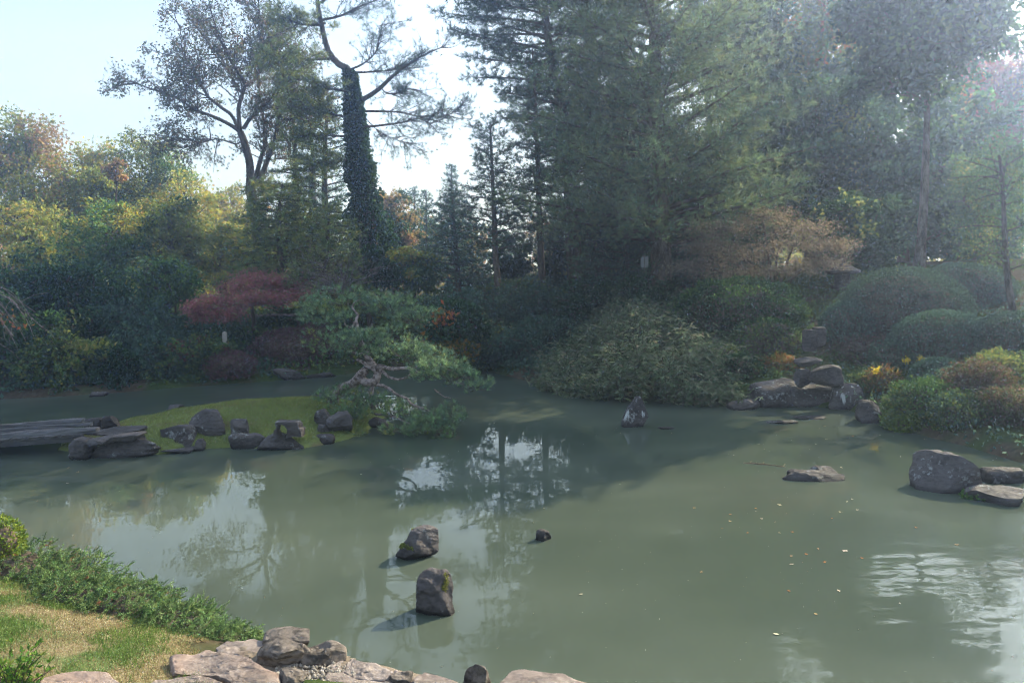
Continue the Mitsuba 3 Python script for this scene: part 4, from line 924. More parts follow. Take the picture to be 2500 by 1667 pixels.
tree('dark_tree', 'thin brown leaved tree behind the top of the pale pine', ((10.53, 40.00, 15.72), 1.93, 4.29), 2.0, TAN, 278, clumps=24, twigs=50, k=7, group=G, L=0.248, W=0.142, patch=(GRN, 0.5, 0.6, 8))
tree('dark_tree', 'dark dense tree low behind the big pale pine on its right', ((10.85, 32.00, 6.17), 2.62, 3.67), 2.4, DRK, 282, clumps=40, twigs=60, k=6, group=G, L=0.276, W=0.184, patch=(GRN, 0.2, 0.6, 8))
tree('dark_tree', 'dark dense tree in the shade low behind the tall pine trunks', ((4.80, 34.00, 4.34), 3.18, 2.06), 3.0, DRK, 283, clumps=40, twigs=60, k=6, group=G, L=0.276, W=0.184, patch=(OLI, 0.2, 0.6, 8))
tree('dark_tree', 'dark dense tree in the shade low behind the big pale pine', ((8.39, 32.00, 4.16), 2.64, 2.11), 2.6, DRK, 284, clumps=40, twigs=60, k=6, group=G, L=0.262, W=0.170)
tree('dark_tree', 'dark dense tree low behind the trunk of the gappy tall tree', ((18.65, 31.00, 5.85), 2.88, 4.07), 2.6, DRK, 285, clumps=36, twigs=60, k=6, group=G, L=0.262, W=0.170, patch=(GRN, 0.3, 0.6, 8))
tree('dark_tree', 'dark dense tree between the mottled dark tree and the thin autumn tree', ((15.57, 34.00, 9.35), 2.40, 2.77), 2.4, DRK, 286, clumps=34, twigs=60, k=6, group=G, L=0.276, W=0.184, patch=(OLI, 0.12, 0.7, 8))
tree('dark_tree', 'dark tree closing the sky gap left of the red autumn tree', ((28.68, 46.00, 11.63), 3.24, 5.24), 3.0, DRK, 287, clumps=36, twigs=60, k=6, group=G, L=0.28, W=0.18)
tree('red_tree', 'red and orange autumn tree at the upper right edge', ((26.90, 40.00, 10.24), 2.17, 6.29), 2.4, RED, 279, clumps=44, twigs=55, k=8, L=0.22, W=0.14, patch=(ORA, 0.35, 0.6, 8))
tree('green_tree', 'light green young tree with white glints at the right edge below the red one', ((15.89, 24.50, 4.82), 1.34, 2.55), 1.4, GRN, 280, clumps=28, twigs=50, k=8, L=0.1, W=0.055, r0=0.1, patch=(YEL, 0.15, 0.8, 3), bsdf='leaf_gloss')
# the brown maple with its layered sprays
root = thing('brown_maple', 'grey brown fine leaved maple with layered sprays above the falls', 'tree')
rng = np.random.default_rng(290)
tr, cr = MB(), MB()
b = np.array((8.01, 22.50, 1.65))
for (cx, rx, rz) in (((6.25, 22.00, 4.14), 1.09, 0.34), ((7.63, 22.50, 4.50), 1.23, 0.37), ((8.67, 22.00, 4.07), 1.15, 0.34), ((9.43, 21.80, 3.57), 0.84, 0.29), ((7.77, 21.50, 3.60), 1.30, 0.31), ((6.61, 21.60, 3.34), 1.31, 0.31), ((5.84, 22.30, 3.68), 0.98, 0.29), ((9.00, 21.60, 3.10), 0.95, 0.26), ((7.70, 21.30, 2.89), 1.41, 0.28), ((6.34, 21.50, 2.82), 1.31, 0.26), ((5.40, 22.00, 3.08), 0.97, 0.27)):
    c = np.array(cx)
    tr.add(*tube(curve([b, b + (c - b) * 0.55 + [0, 0, 0.35], c], 9), np.linspace(0.07, 0.015, 9), 5))
    t = ball_dirs(rng, 170) * rng.random((170, 1)) ** 0.5 * [rx, rx * 0.8, rz * 0.7] + c
    for q in range(0, 170, 12):
        tr.add(*tube([c, t[q]], [0.012, 0.005], 3))
    cr.add(*sprays(rng, t, nrm((t - c) * [1, 1, 0.3] + 1e-4), 9, 0.09, 0.07, 0.03, [((0.27, 0.22, 0.16), 3), ((0.42, 0.34, 0.24), 1.2), ((0.15, 0.13, 0.1), 2)], 0.8, 0.3))
tr.put(part(root, 'branches'), 'bark', True)
cr.put(part(root, 'crown'), 'leaf', False, True)

# far woods that close the gaps low down
rng = np.random.default_rng(300)
m = MB()
for k in range(90):
    an = math.radians(rng.uniform(-46, 46)); dist = rng.uniform(62, 84)
    c = np.array([dist * math.sin(an), dist * math.cos(an), rng.uniform(3.0, 7.0)])
    t = ball_dirs(rng, 170) * rng.random((170, 1)) ** 0.4 * [3.6, 3.0, 2.6 if an < 0.0 else 4.5] + c
    m.add(*sprays(rng, t, ball_dirs(rng, 170), 2, 0.5, 0.65, 0.42, [OLI, TAN, DRK, YEL][k % 4], 0.2, 0.2))
m.put('distant_woods', 'leaf', False, True)
labels['distant_woods'] = {'label': 'distant mixed autumn woods seen through the gaps', 'kind': 'stuff', 'category': 'woods'}

# ---------------------------------------------------------------- shrubs on the banks
PUR = [((0.196, 0.098, 0.112), 3), ((0.14, 0.077, 0.084), 2), ((0.14, 0.14, 0.084), 1)]
BLU = [((0.098, 0.168, 0.119), 3), ((0.14, 0.21, 0.14), 1), ((0.063, 0.112, 0.084), 2)]
MIX = [((0.126, 0.196, 0.07), 3), ((0.224, 0.238, 0.07), 1), ((0.084, 0.126, 0.063), 2)]


def bush(label, box, dep, pal, seed, name='shrub', **kw):
    c, rx, rz = box
    c = np.array(c)
    c[2] = max(c[2], gz1(c[0], c[1]) + rz * 0.3)
    return dome(name, label, c, (rx, dep, rz), pal, seed, **kw)


def thicket(label, box, dep, pal, seed, L=0.12, W=0.065, bsdf='leaf', patch=None, group=None, clumps=28, twigs=50, k=5, name='shrub', r0=0.05, clump_r=0.36):
    c, rx, rz = box
    return broadleaf(name, label, 'shrub', (c[0], c[1] + 0.2, gz1(c[0], c[1] + 0.2)), c, (rx, dep, rz), pal, seed, clumps=clumps, twigs=twigs, k=k, L=L, W=W, r0=r0, group=group,
                     patch=patch, bsdf=bsdf, shell=0.45, clump_r=clump_r, up=0.35, droop=0.3, limb_sides=4)


E_ = dict(cut=-0.7, rough=0.26, fr=1.3, depth=0.25)
G = 'evergreen shrubs on the far left bank'
thicket('dark glossy evergreen shrub at the far left shore beneath the pale hanging twigs', ((-14.70, 21.50, 1.26), 1.67, 1.55), 1.5, GRN, 301, group=G, L=0.143, W=0.084, bsdf='leaf_gloss', patch=(DRK, 0.5, 0.8, 1))
thicket('tall dark glossy shrub behind the pale hanging twigs at the left', ((-15.59, 24.00, 2.83), 1.86, 1.33), 1.6, DRK, 302, group=G, L=0.154, W=0.090, bsdf='leaf_gloss', patch=(OLI, 0.25, 0.9, 1))
thicket('darkest tall shrub in the middle of the far left bank', ((-13.71, 24.50, 2.36), 1.90, 1.76), 1.7, DRK, 303, group=G, L=0.154, W=0.090, bsdf='leaf_gloss')
thicket('olive green shrub overhanging the water left of the dark gap on the far bank', ((-12.89, 21.20, 0.70), 1.42, 0.94), 1.1, MIX, 304, group=G, L=0.132, W=0.078, patch=(OLI, 0.2, 0.9, 1))
thicket('lighter green shrub top at the right of the far left bank below the yellow trees', ((-12.14, 26.00, 2.90), 1.51, 1.08), 1.4, GRN, 305, group=G, L=0.132, W=0.072, patch=(BLU, 0.4, 0.8, 4))
thicket('bluish dark shrub in the dark gap left of the red maple', ((-11.74, 23.50, 1.24), 1.44, 1.44), 1.3, BLU, 306, group=G, L=0.121, W=0.072)
thicket('low dark green shrub at the waterline in the middle of the far left shore', ((-11.48, 21.30, 0.53), 1.07, 0.71), 0.9, DRK, 307, group=G, L=0.110, W=0.066, patch=(MIX, 0.3, 1.0, 2))
thicket('rounded bluish green shrub at the waterline below the red maple', ((-10.43, 22.00, 0.66), 1.10, 0.92), 1.0, BLU, 308, group=G, L=0.094, W=0.060, patch=(MIX, 0.25, 1.0, 2))
thicket('mixed green and red shrub at the waterline right of the rounded bluish one', ((-9.32, 22.30, 0.78), 0.93, 0.87), 0.9, MIX, 309, group=G, L=0.094, W=0.060, patch=(RED, 0.3, 1.1, 2))
bush('low reddish twiggy shrub with small red leaves at the far shore below the pale post', ((-8.48, 22.00, 0.48), 0.74, 0.47), 0.7, PUR, 310, group=G, n=3000, L=0.07, W=0.04, patch=(RED, 0.35, 1.2, 2), twig_n=60, core=0.7, **E_)
thicket('green shrub before the pale fence post under the red maple', ((-8.68, 24.00, 0.90), 1.00, 0.67), 0.8, GRN, 311, group=G, L=0.099, W=0.060, patch=(DRK, 0.4, 1.0, 2))
bush('dark purple drooping shrub overhanging the far shore left of the island pine', ((-7.22, 23.80, 0.75), 1.26, 0.73), 1.1, PUR, 312, n=6500, L=0.07, W=0.04, twig_n=120, core=0.72, **E_)
bush('dull purple shrub with bare twigs behind the island pine', ((-6.57, 24.60, 0.79), 0.96, 0.75), 0.9, PUR, 313, n=4500, L=0.07, W=0.04, twig_n=120, core=0.7, **E_)
thicket('dark green shrub under the railing right of the red maple', ((-8.22, 27.00, 1.43), 1.20, 0.57), 0.9, DRK, 314, L=0.099, W=0.060)

# the red maple
root = thing('red_maple', 'dull red maple with a flat layered umbrella crown on the far bank', 'tree')
rng = np.random.default_rng(320)
tr, cr = MB(), MB()
b = np.array((-8.62, 24.50, 0.79))
f1 = np.array((-8.57, 24.50, 2.22))
MB().add(*tube(curve([b, (b + f1) / 2 + [0.05, 0, 0], f1], 8), np.linspace(0.09, 0.06, 8), 7)).put(part(root, 'trunk'), 'bark', True)
for q, (c, rx, rz) in enumerate((((-8.83, 24.20, 2.84), 0.69, 0.19), ((-8.08, 24.60, 3.03), 0.81, 0.15), ((-9.29, 23.60, 2.40), 0.63, 0.18), ((-7.44, 24.90, 2.79), 0.66, 0.15), ((-8.80, 25.20, 3.15), 0.56, 0.13), ((-9.59, 23.30, 2.00), 0.58, 0.18), ((-6.90, 24.40, 2.48), 0.49, 0.13), ((-9.77, 23.00, 2.22), 0.33, 0.11), ((-8.91, 23.40, 2.01), 0.47, 0.17), ((-7.52, 24.00, 2.43), 0.61, 0.15), ((-8.18, 23.60, 2.50), 0.52, 0.13), ((-7.02, 25.40, 2.91), 0.31, 0.11))):
    c = np.array(c)
    MB().add(*tube(curve([f1, f1 + (c - f1) * 0.5 + [0, 0, -0.05], c], 8), np.linspace(0.045, 0.012, 8), 5)).put(part(root, 'limb'), 'pine_bark', True)
    t = ball_dirs(rng, 120) * rng.random((120, 1)) ** 0.5 * [rx * 1.1, rx * 0.9, rz] + c + rng.normal(0, 0.05, (120, 3))
    for j in range(0, 120, 12):
        tr.add(*tube([c, t[j]], [0.012, 0.004], 3))
    cr.add(*sprays(rng, t, nrm((t - c) * [1, 1, 0.3] + 1e-4), 9, 0.09, 0.085, 0.045, [((0.5, 0.21, 0.21), 3), ((0.36, 0.14, 0.15), 2), ((0.28, 0.26, 0.12), 0.8)], 0.8, 0.3))
tr.put(part(root, 'twigs'), 'bark', True)
cr.put(part(root, 'crown'), 'leaf', False, True)

# middle slope
G = 'shrubs on the slope in the middle'
thicket('dark spreading shrub on the slope at the left of the middle bank', ((-1.38, 25.50, 1.76), 1.55, 0.85), 1.6, BLU, 331, group=G, L=0.088, W=0.054)
thicket('dark small leaved shrub on the slope under the thin young pines', ((0.60, 25.50, 1.99), 1.55, 0.85), 1.6, BLU, 332, group=G, L=0.088, W=0.054, patch=(MIX, 0.25, 1, 3))
thicket('low dark shrub at the waterline between the island pine and the bamboo', ((-0.78, 23.00, 0.65), 1.22, 0.67), 1.2, BLU, 333, group=G, L=0.088, W=0.048, patch=(MIX, 0.3, 1, 3))
thicket('dark slope shrub behind the left end of the bamboo', ((0.98, 22.00, 1.01), 1.35, 0.73), 1.2, BLU, 334, group=G, L=0.088, W=0.048)
thicket('dark slope shrub below the two tall pine trunks', ((2.43, 24.00, 2.00), 1.46, 0.80), 1.4, DRK, 335, group=G, L=0.099, W=0.054, patch=(MIX, 0.25, 1, 3))
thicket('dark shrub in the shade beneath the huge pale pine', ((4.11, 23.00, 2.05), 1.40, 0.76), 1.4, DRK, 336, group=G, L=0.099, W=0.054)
bush('rounded dark juniper like mound left of the gap above the falls', ((6.27, 20.50, 1.63), 1.88, 1.08), 1.5, GRN, 337, n=17000, L=0.08, W=0.045, patch=(DRK, 0.55, 1.2, 3), cut=-0.6, rough=0.2, fr=2.2, depth=0.2)
bush('low green shrub between the bamboo and the pale topped block', ((6.51, 18.80, 0.70), 0.92, 0.61), 0.8, MIX, 338, n=6000, L=0.07, W=0.04, patch=(DRK, 0.4, 1.2, 3), **E_)
bush('dark low shrub at the waterline right of the bamboo', ((5.36, 17.50, 0.11), 0.59, 0.37), 0.5, DRK, 339, n=4000, L=0.06, W=0.035, **E_)
bush('olive low shrub just behind the right end of the bamboo', ((5.27, 18.20, 0.52), 0.61, 0.46), 0.6, MIX, 340, n=4000, L=0.07, W=0.035, **E_)

# big leaved shrub turning orange
bush('broad leaved green shrub with orange leaves in its lower part behind the island pine', ((-1.76, 22.80, 1.40), 0.89, 0.78), 0.9, [((0.07, 0.14, 0.07), 3), ((0.05, 0.1, 0.055), 2)], 341, n=2600, L=0.17, W=0.12, name='orange_leaved_shrub', patch=(ORA, 0.4, 1.0, 12), cut=-0.6, rough=0.3, depth=0.3, core=0.7)
bush('small orange and olive shrub at the waterline below the broad leaved one', ((-1.68, 22.20, 0.70), 0.68, 0.37), 0.6, [((0.3, 0.17, 0.04), 2), ((0.16, 0.16, 0.05), 2), ((0.08, 0.12, 0.05), 2)], 342, n=1500, L=0.13, W=0.09, name='orange_leaved_shrub', cut=-0.6, core=0.7)

# bamboo thicket
root = thing('dwarf_bamboo', 'dense grey green dwarf bamboo thicket overhanging the water', 'bamboo')
rng = np.random.default_rng(350)
bp = np.array([(0.60, 18.92, 0.15), (1.62, 17.42, 0.15), (2.49, 16.68, 0.15), (3.50, 16.18, 0.15), (4.23, 15.84, 0.15), (4.83, 16.06, 0.15), (5.67, 18.53, 0.15), (6.23, 22.85, 0.15), (5.31, 24.48, 0.15), (3.43, 24.71, 0.15), (1.85, 23.90, 0.15), (0.82, 21.56, 0.15)])[:, :2]
poly = shapely.Polygon(bp)
x0, y0, x1, y1 = poly.bounds
q = rng.uniform([x0, y0], [x1, y1], (6000, 2)); q = q[shapely.contains(poly, shapely.points(q))][:1900]
zb = ground_z(q[:, 0], q[:, 1]).clip(0.0)
edge = shapely.distance(poly.exterior, shapely.points(q))
hh = np.interp(q[:, 0], [0.3, 1.5, 2.6, 3.4, 4.4, 5.2], [0.42, 0.6, 0.92, 1.1, 0.9, 0.5]) * (0.4 + 1.2 * meshkit.fbm(np.c_[q * 1.6, q[:, 0] * 0], 3, 4)) * np.clip(0.55 + edge * 0.75, 0, 1) + rng.normal(0, 0.1, len(q))
hh = hh.clip(0.25)
st, P_, A_ = MB(), [], []
for (x, y), z, h in zip(q, zb, hh):
    ln = rng.normal(0, 0.2, 2) - [0, 0.28]
    s = np.array([[x, y, z - 0.1], [x + ln[0] * 0.4, y + ln[1] * 0.4, z + h * 0.6], [x + ln[0] * 1.4, y + ln[1] * 1.4, z + h]])
    st.add(*tube(s, [0.006, 0.005, 0.003], 3))
    k = rng.integers(14, 20); f = rng.uniform(0.22, 1.0, k)
    P_.append(np.stack([np.interp(f, [0, 0.6, 1], s[:, w]) for w in range(3)], 1))
    th = rng.random(k) * 2 * np.pi
    A_.append(np.c_[np.cos(th), np.sin(th) - 0.35, rng.normal(-0.25, 0.4, k)])
p, a = np.vstack(P_), np.vstack(A_)
bl = MB().add(*leaf_quads(rng, p, a, 0.19, 0.03, pick(rng, [((0.22, 0.27, 0.16), 3), ((0.34, 0.36, 0.24), 1.6), ((0.12, 0.17, 0.1), 2), ((0.4, 0.36, 0.25), 0.5)], len(p)), 0.5))
st.put(part(root, 'stems'), 'bark', True)
bl.put(part(root, 'foliage'), 'leaf', False, True)

# right bank: clipped domes and loose shrubs
CLP = [((0.075, 0.125, 0.09), 3), ((0.11, 0.165, 0.11), 1.2), ((0.05, 0.085, 0.065), 2)]
C_ = dict(cut=-0.55, rough=0.075, fr=1.6, depth=0.15, core=0.83, up=0.9, name='clipped_shrub', group='clipped round shrubs on the right bank')
bush('small clipped round shrub just right of the gap above the falls', ((8.47, 18.60, 1.42), 0.64, 0.70), 0.75, BLU, 361, n=7200, L=0.055, W=0.034, bsdf='leaf_gloss', **C_)
bush('largest clipped dome shrub on the right bank', ((9.93, 18.80, 1.57), 1.62, 1.23), 1.5, CLP, 362, n=19200, L=0.055, W=0.034, bsdf='leaf_gloss', **C_)
bush('clipped dome with glinting top behind the largest dome, highest on the bank', ((12.17, 20.00, 1.94), 1.33, 0.83), 1.2, CLP, 363, n=12000, L=0.061, W=0.034, bsdf='leaf_gloss', **C_)
bush('clipped dome with a pale sunlit crest before the largest dome', ((9.69, 16.60, 1.11), 1.11, 0.79), 1.1, BLU, 364, n=14400, L=0.055, W=0.031, bsdf='leaf_gloss', **C_)
bush('clipped round shrub at the right edge of the photo', ((10.79, 15.80, 1.11), 0.93, 0.60), 1.0, CLP, 365, n=9600, L=0.055, W=0.031, bsdf='leaf_gloss', **C_)
bush('small rounded grey green shrub low on the right bank', ((8.59, 14.80, 0.65), 0.50, 0.43), 0.55, BLU, 366, n=6400, L=0.050, W=0.029, bsdf='leaf_gloss', **C_)
Q_ = dict(cut=-0.7, rough=0.48, fr=2.0, depth=0.38, core=0.66)
bush('loose light green shrub hanging over the water at the right', ((7.53, 13.40, 0.23), 0.64, 0.47), 0.6, MIX, 371, n=7000, L=0.06, W=0.034, bsdf='leaf_gloss', patch=(GRN, 0.4, 1.6, 3), **Q_)
bush('reddish brown loose shrub between the light green one and the right edge', ((8.42, 13.20, 0.25), 0.59, 0.58), 0.65, [((0.13, 0.11, 0.07), 2), ((0.17, 0.1, 0.075), 2), ((0.09, 0.12, 0.05), 1.5)], 372, n=7000, L=0.055, W=0.03, twig_n=80, **Q_)
bush('tall yellow tipped shrub at the right edge above the water', ((9.31, 14.00, 0.63), 0.55, 0.47), 0.6, MIX, 373, n=5000, L=0.06, W=0.028, patch=(OLI, 0.35, 1.5, 3), twig_n=60, **Q_)
bush('loose olive shrub on the slope right of the loose light green shrub', ((7.73, 12.60, 0.01), 0.57, 0.36), 0.5, MIX, 391, n=5500, L=0.055, W=0.032, patch=(BLU, 0.3, 1.6, 3), twig_n=40, **Q_)
bush('loose brownish green shrub low at the right edge above the square boulder', ((8.30, 12.40, 0.12), 0.52, 0.36), 0.5, [((0.15, 0.14, 0.08), 2), ((0.19, 0.12, 0.09), 2), ((0.1, 0.14, 0.07), 1.5)], 392, n=5500, L=0.05, W=0.03, twig_n=60, **Q_)
bush('grey green loose shrub under the small rounded grey green one', ((8.37, 14.00, 0.45), 0.59, 0.39), 0.55, BLU, 393, n=5000, L=0.055, W=0.03, twig_n=40, **Q_)
bush('dark reddish shrub at the right edge behind the square boulder', ((8.28, 12.00, -0.04), 0.41, 0.34), 0.5, [((0.14, 0.1, 0.08), 2), ((0.1, 0.13, 0.06), 2)], 374, n=4000, L=0.055, W=0.03, twig_n=60, **Q_)
bush('dark reddish low shrub on the slope right of the falls', ((8.55, 17.60, 0.68), 0.86, 0.41), 0.7, [((0.14, 0.1, 0.08), 2), ((0.1, 0.11, 0.06), 2), ((0.17, 0.09, 0.07), 1)], 375, n=4500, L=0.05, W=0.03, twig_n=60, **Q_)
bush('low green shrub trailing between the bluish rock and the falls', ((7.67, 15.80, 0.40), 0.42, 0.30), 0.45, MIX, 376, n=3500, L=0.05, W=0.03, **Q_)
bush('sparse green shrub at the foot of the largest dome', ((8.65, 16.60, 0.91), 0.56, 0.37), 0.5, BLU, 377, n=3500, L=0.05, W=0.03, **Q_)
bush('low leafy plant with bright green tips touching the water under the light green shrub', ((7.12, 13.20, 0.06), 0.41, 0.19), 0.4, [((0.16, 0.22, 0.05), 2), ((0.1, 0.15, 0.05), 2)], 378, n=2600, L=0.06, W=0.04, bsdf='leaf_gloss', **Q_)
bush('small bright green water plant at the foot of the flat sloping slab rock', ((5.84, 9.20, 0.01), 0.15, 0.08), 0.16, [((0.16, 0.3, 0.06), 2), ((0.1, 0.2, 0.05), 1)], 379, n=700, L=0.035, W=0.022, name='water_plant', cat='plant', **Q_)
Y_ = dict(cut=-0.5, rough=0.3, depth=0.5, core=0.5, name='fern', cat='fern')
bush('rusty orange fern behind the pale topped block left of the falls', ((6.42, 17.60, 0.41), 0.47, 0.20), 0.35, [((0.26, 0.15, 0.07), 2), ((0.15, 0.16, 0.06), 2), ((0.32, 0.13, 0.05), 1)], 381, n=900, L=0.12, W=0.03, **Y_)
bush('yellow and rust fern right of the falls above the bluish rock', ((7.78, 15.40, 0.50), 0.34, 0.33), 0.35, [((0.3, 0.22, 0.06), 1), ((0.22, 0.12, 0.06), 2), ((0.12, 0.13, 0.06), 2)], 382, n=750, L=0.12, W=0.03, **Y_)
for q, b in enumerate(((8.37, 15.60, 0.94), (8.61, 15.50, 0.96), (7.53, 15.20, 0.80))):
    key = thing('yellow_flower', ('left one of the two bright yellow flower tufts before the big dome', 'right one of the two bright yellow flower tufts before the big dome', 'single yellow flower tuft above the rust coloured fern')[q], 'flower')
    p = np.array(b) + rng.normal(0, 0.03, (40, 3))
    MB().add(*leaf_quads(rng, p, rng.normal(size=(40, 3)) + [0, 0, 0.7], 0.06, 0.035, pick(rng, [((0.7, 0.55, 0.05), 1)], 40), 0.3)).add(*tube([np.array(b) - [0, 0, 0.5], b], [0.006, 0.004], 4), (0.1, 0.15, 0.05)).put(key, 'leaf', False, True)

# leaning young tree at the right
root = thing('young_tree', 'young leaning tree with a thin dark trunk at the right edge', 'tree')
rng = np.random.default_rng(390)
c = curve([(11.68, 17.00, 1.44), (11.52, 17.00, 2.02), (11.38, 17.00, 2.86), (11.30, 17.00, 3.70), (11.25, 17.00, 4.53), (11.13, 17.00, 5.36)], 18)
MB().add(*tube(c, np.linspace(0.09, 0.03, 18), 7)).put(part(root, 'trunk'), 'bark', True)
tw, cr = MB(), MB()
for _ in range(26):
    f = rng.uniform(0.3, 1.0); s = np.array([np.interp(f * 17, np.arange(18), c[:, w]) for w in range(3)])
    d = nrm(rng.normal(size=3) * [1, 1, 0.35] + [0, 0, 0.35]); ln = rng.uniform(0.5, 1.3)
    tw.add(*tube(curve([s, s + d * ln * 0.5 + [0, 0, 0.05], s + d * ln], 5), np.linspace(0.02, 0.006, 5), 4))
    t = s + d * ln * rng.uniform(0.3, 1.05, (16, 1)) + rng.normal(0, 0.1, (16, 3))
    cr.add(*sprays(rng, t, np.repeat(d[None], 16, 0), 5, 0.06, 0.075, 0.04, [((0.1, 0.16, 0.06), 3), ((0.2, 0.22, 0.06), 1)], 0.3, 0.4))
tw.put(part(root, 'branches'), 'bark', True)
cr.put(part(root, 'crown'), 'leaf_gloss', False, True)

# ground cover that hides bare soil between the shrubs
rng = np.random.default_rng(400)
n = 36000
q = np.c_[rng.uniform(-17, 13, n), rng.uniform(8, 34, n)]
sd = shapely.distance(POND, shapely.points(q))
q = q[(sd > 0.05) & (sd < 11) & ((q[:, 1] > 15.5) | (q[:, 0] > 5.5))]
z = ground_z(q[:, 0], q[:, 1])
k = meshkit.fbm(np.c_[q * 0.5, q[:, 0] * 0], 3, 6)
c = np.where((k > 0.5)[:, None], pick(rng, BLU, len(q)), pick(rng, MIX, len(q)))
p = np.repeat(np.c_[q, z], 3, 0) + rng.normal(size=(len(q) * 3, 3)) * [0.12, 0.12, 0.08] + [0, 0, 0.14]
MB().add(*leaf_quads(rng, p, rng.normal(size=p.shape) + [0, 0, 0.5], np.where(p[:, 0] > 5, 0.08, 0.15), np.where(p[:, 0] > 5, 0.045, 0.085), np.repeat(c, 3, 0), 0.6)).put('ground_cover', 'leaf', False, True)
labels['ground_cover'] = {'label': 'low leafy ground cover on the banks', 'kind': 'stuff', 'category': 'ground cover'}

# ---------------------------------------------------------------- the island pine
root = thing('island_pine', 'low spreading trained pine with a twisted pale trunk on the island', 'tree')
rng = np.random.default_rng(410)
pt = [([(-4.08, 15.60, -0.03), (-3.81, 15.50, 0.46), (-3.56, 15.40, 0.73), (-3.38, 15.30, 0.79), (-3.16, 15.20, 1.01), (-3.05, 15.10, 1.11)], 0.1, 0.085),
      ([(-3.18, 15.20, 0.99), (-3.09, 15.10, 0.89), (-2.94, 15.00, 0.87), (-2.80, 14.90, 0.93), (-2.75, 15.00, 1.05), (-2.81, 15.10, 1.14)], 0.085, 0.07),
      ([(-2.86, 14.90, 0.33), (-2.89, 14.90, 0.54), (-2.90, 14.95, 0.74), (-2.89, 15.00, 0.87)], 0.05, 0.05),
      ([(-2.80, 15.10, 1.12), (-2.84, 15.15, 1.16), (-2.93, 15.20, 1.26), (-3.01, 15.25, 1.37), (-3.05, 15.30, 1.45), (-3.17, 15.40, 1.72), (-3.24, 15.50, 1.93), (-3.29, 15.60, 2.09)], 0.075, 0.03),
      ([(-2.76, 15.00, 1.11), (-2.94, 15.00, 1.20), (-3.06, 15.00, 1.29), (-3.17, 15.00, 1.35)], 0.045, 0.03),
      ([(-2.78, 15.00, 1.17), (-2.71, 14.90, 1.22), (-2.52, 14.70, 1.20), (-2.32, 14.50, 1.21), (-2.09, 14.30, 1.24), (-1.86, 14.10, 1.20), (-1.74, 14.00, 1.13), (-1.49, 13.90, 1.10)], 0.045, 0.012),
      ([(-2.76, 15.00, 1.15), (-2.62, 14.80, 1.11), (-2.42, 14.60, 1.01), (-2.29, 14.50, 0.99), (-2.03, 14.40, 1.09), (-1.93, 14.30, 1.22), (-1.76, 14.20, 1.28)], 0.035, 0.01),
      ([(-2.82, 14.95, 0.84), (-2.63, 14.80, 0.82), (-2.53, 14.70, 0.81), (-2.34, 14.50, 0.71), (-2.11, 14.30, 0.64), (-1.94, 14.20, 0.51), (-1.74, 14.10, 0.47), (-1.53, 14.00, 0.38)], 0.035, 0.01),
      ([(-2.80, 14.70, 0.28), (-2.56, 14.50, 0.28), (-2.33, 14.30, 0.28), (-2.10, 14.10, 0.21), (-2.01, 14.00, 0.20)], 0.022, 0.008),
      ([(-3.29, 15.60, 2.09), (-3.43, 15.50, 1.98), (-3.50, 15.50, 2.06), (-3.51, 15.50, 2.15)], 0.025, 0.01), ([(-3.24, 15.50, 1.94), (-3.03, 15.40, 1.93), (-2.92, 15.30, 1.98), (-2.89, 15.30, 2.06)], 0.025, 0.01),
      ([(-3.29, 15.60, 2.09), (-3.27, 15.70, 2.22), (-3.39, 15.80, 2.39), (-3.23, 15.90, 2.56)], 0.03, 0.008), ([(-3.05, 15.30, 1.45), (-3.22, 15.20, 1.46), (-3.37, 15.10, 1.54)], 0.02, 0.008),
      ([(-3.05, 15.30, 1.43), (-2.88, 15.20, 1.47), (-2.73, 15.10, 1.61), (-2.42, 15.00, 1.69)], 0.025, 0.008), ([(-1.53, 14.20, 0.82), (-1.37, 14.10, 0.71), (-1.21, 14.00, 0.67)], 0.012, 0.006),
      ([(-1.15, 13.90, 0.97), (-0.95, 13.80, 0.96), (-0.83, 13.70, 0.92)], 0.012, 0.006), ([(-1.76, 14.20, 1.28), (-1.50, 14.00, 1.32), (-1.18, 13.90, 1.21), (-0.79, 13.80, 1.06)], 0.015, 0.006),
      ([(-3.51, 14.70, 0.21), (-3.41, 14.60, 0.07), (-3.31, 14.50, 0.00)], 0.02, 0.01)]
for q, (pts, a, b) in enumerate(pt):
    c = curve(pts, 16)
    c[1:-1] += rng.normal(0, 0.006, (14, 3))
    MB().add(*tube(c, np.linspace(a, b, 16) * 1.12, 8, 0.1, rng)).put(part(root, 'trunk' if q < 3 else 'branch'), 'pine_bark', True)
tw = MB()
NIW = [((0.2, 0.3, 0.175), 3), ((0.27, 0.37, 0.18), 2), ((0.12, 0.19, 0.13), 1.5)]
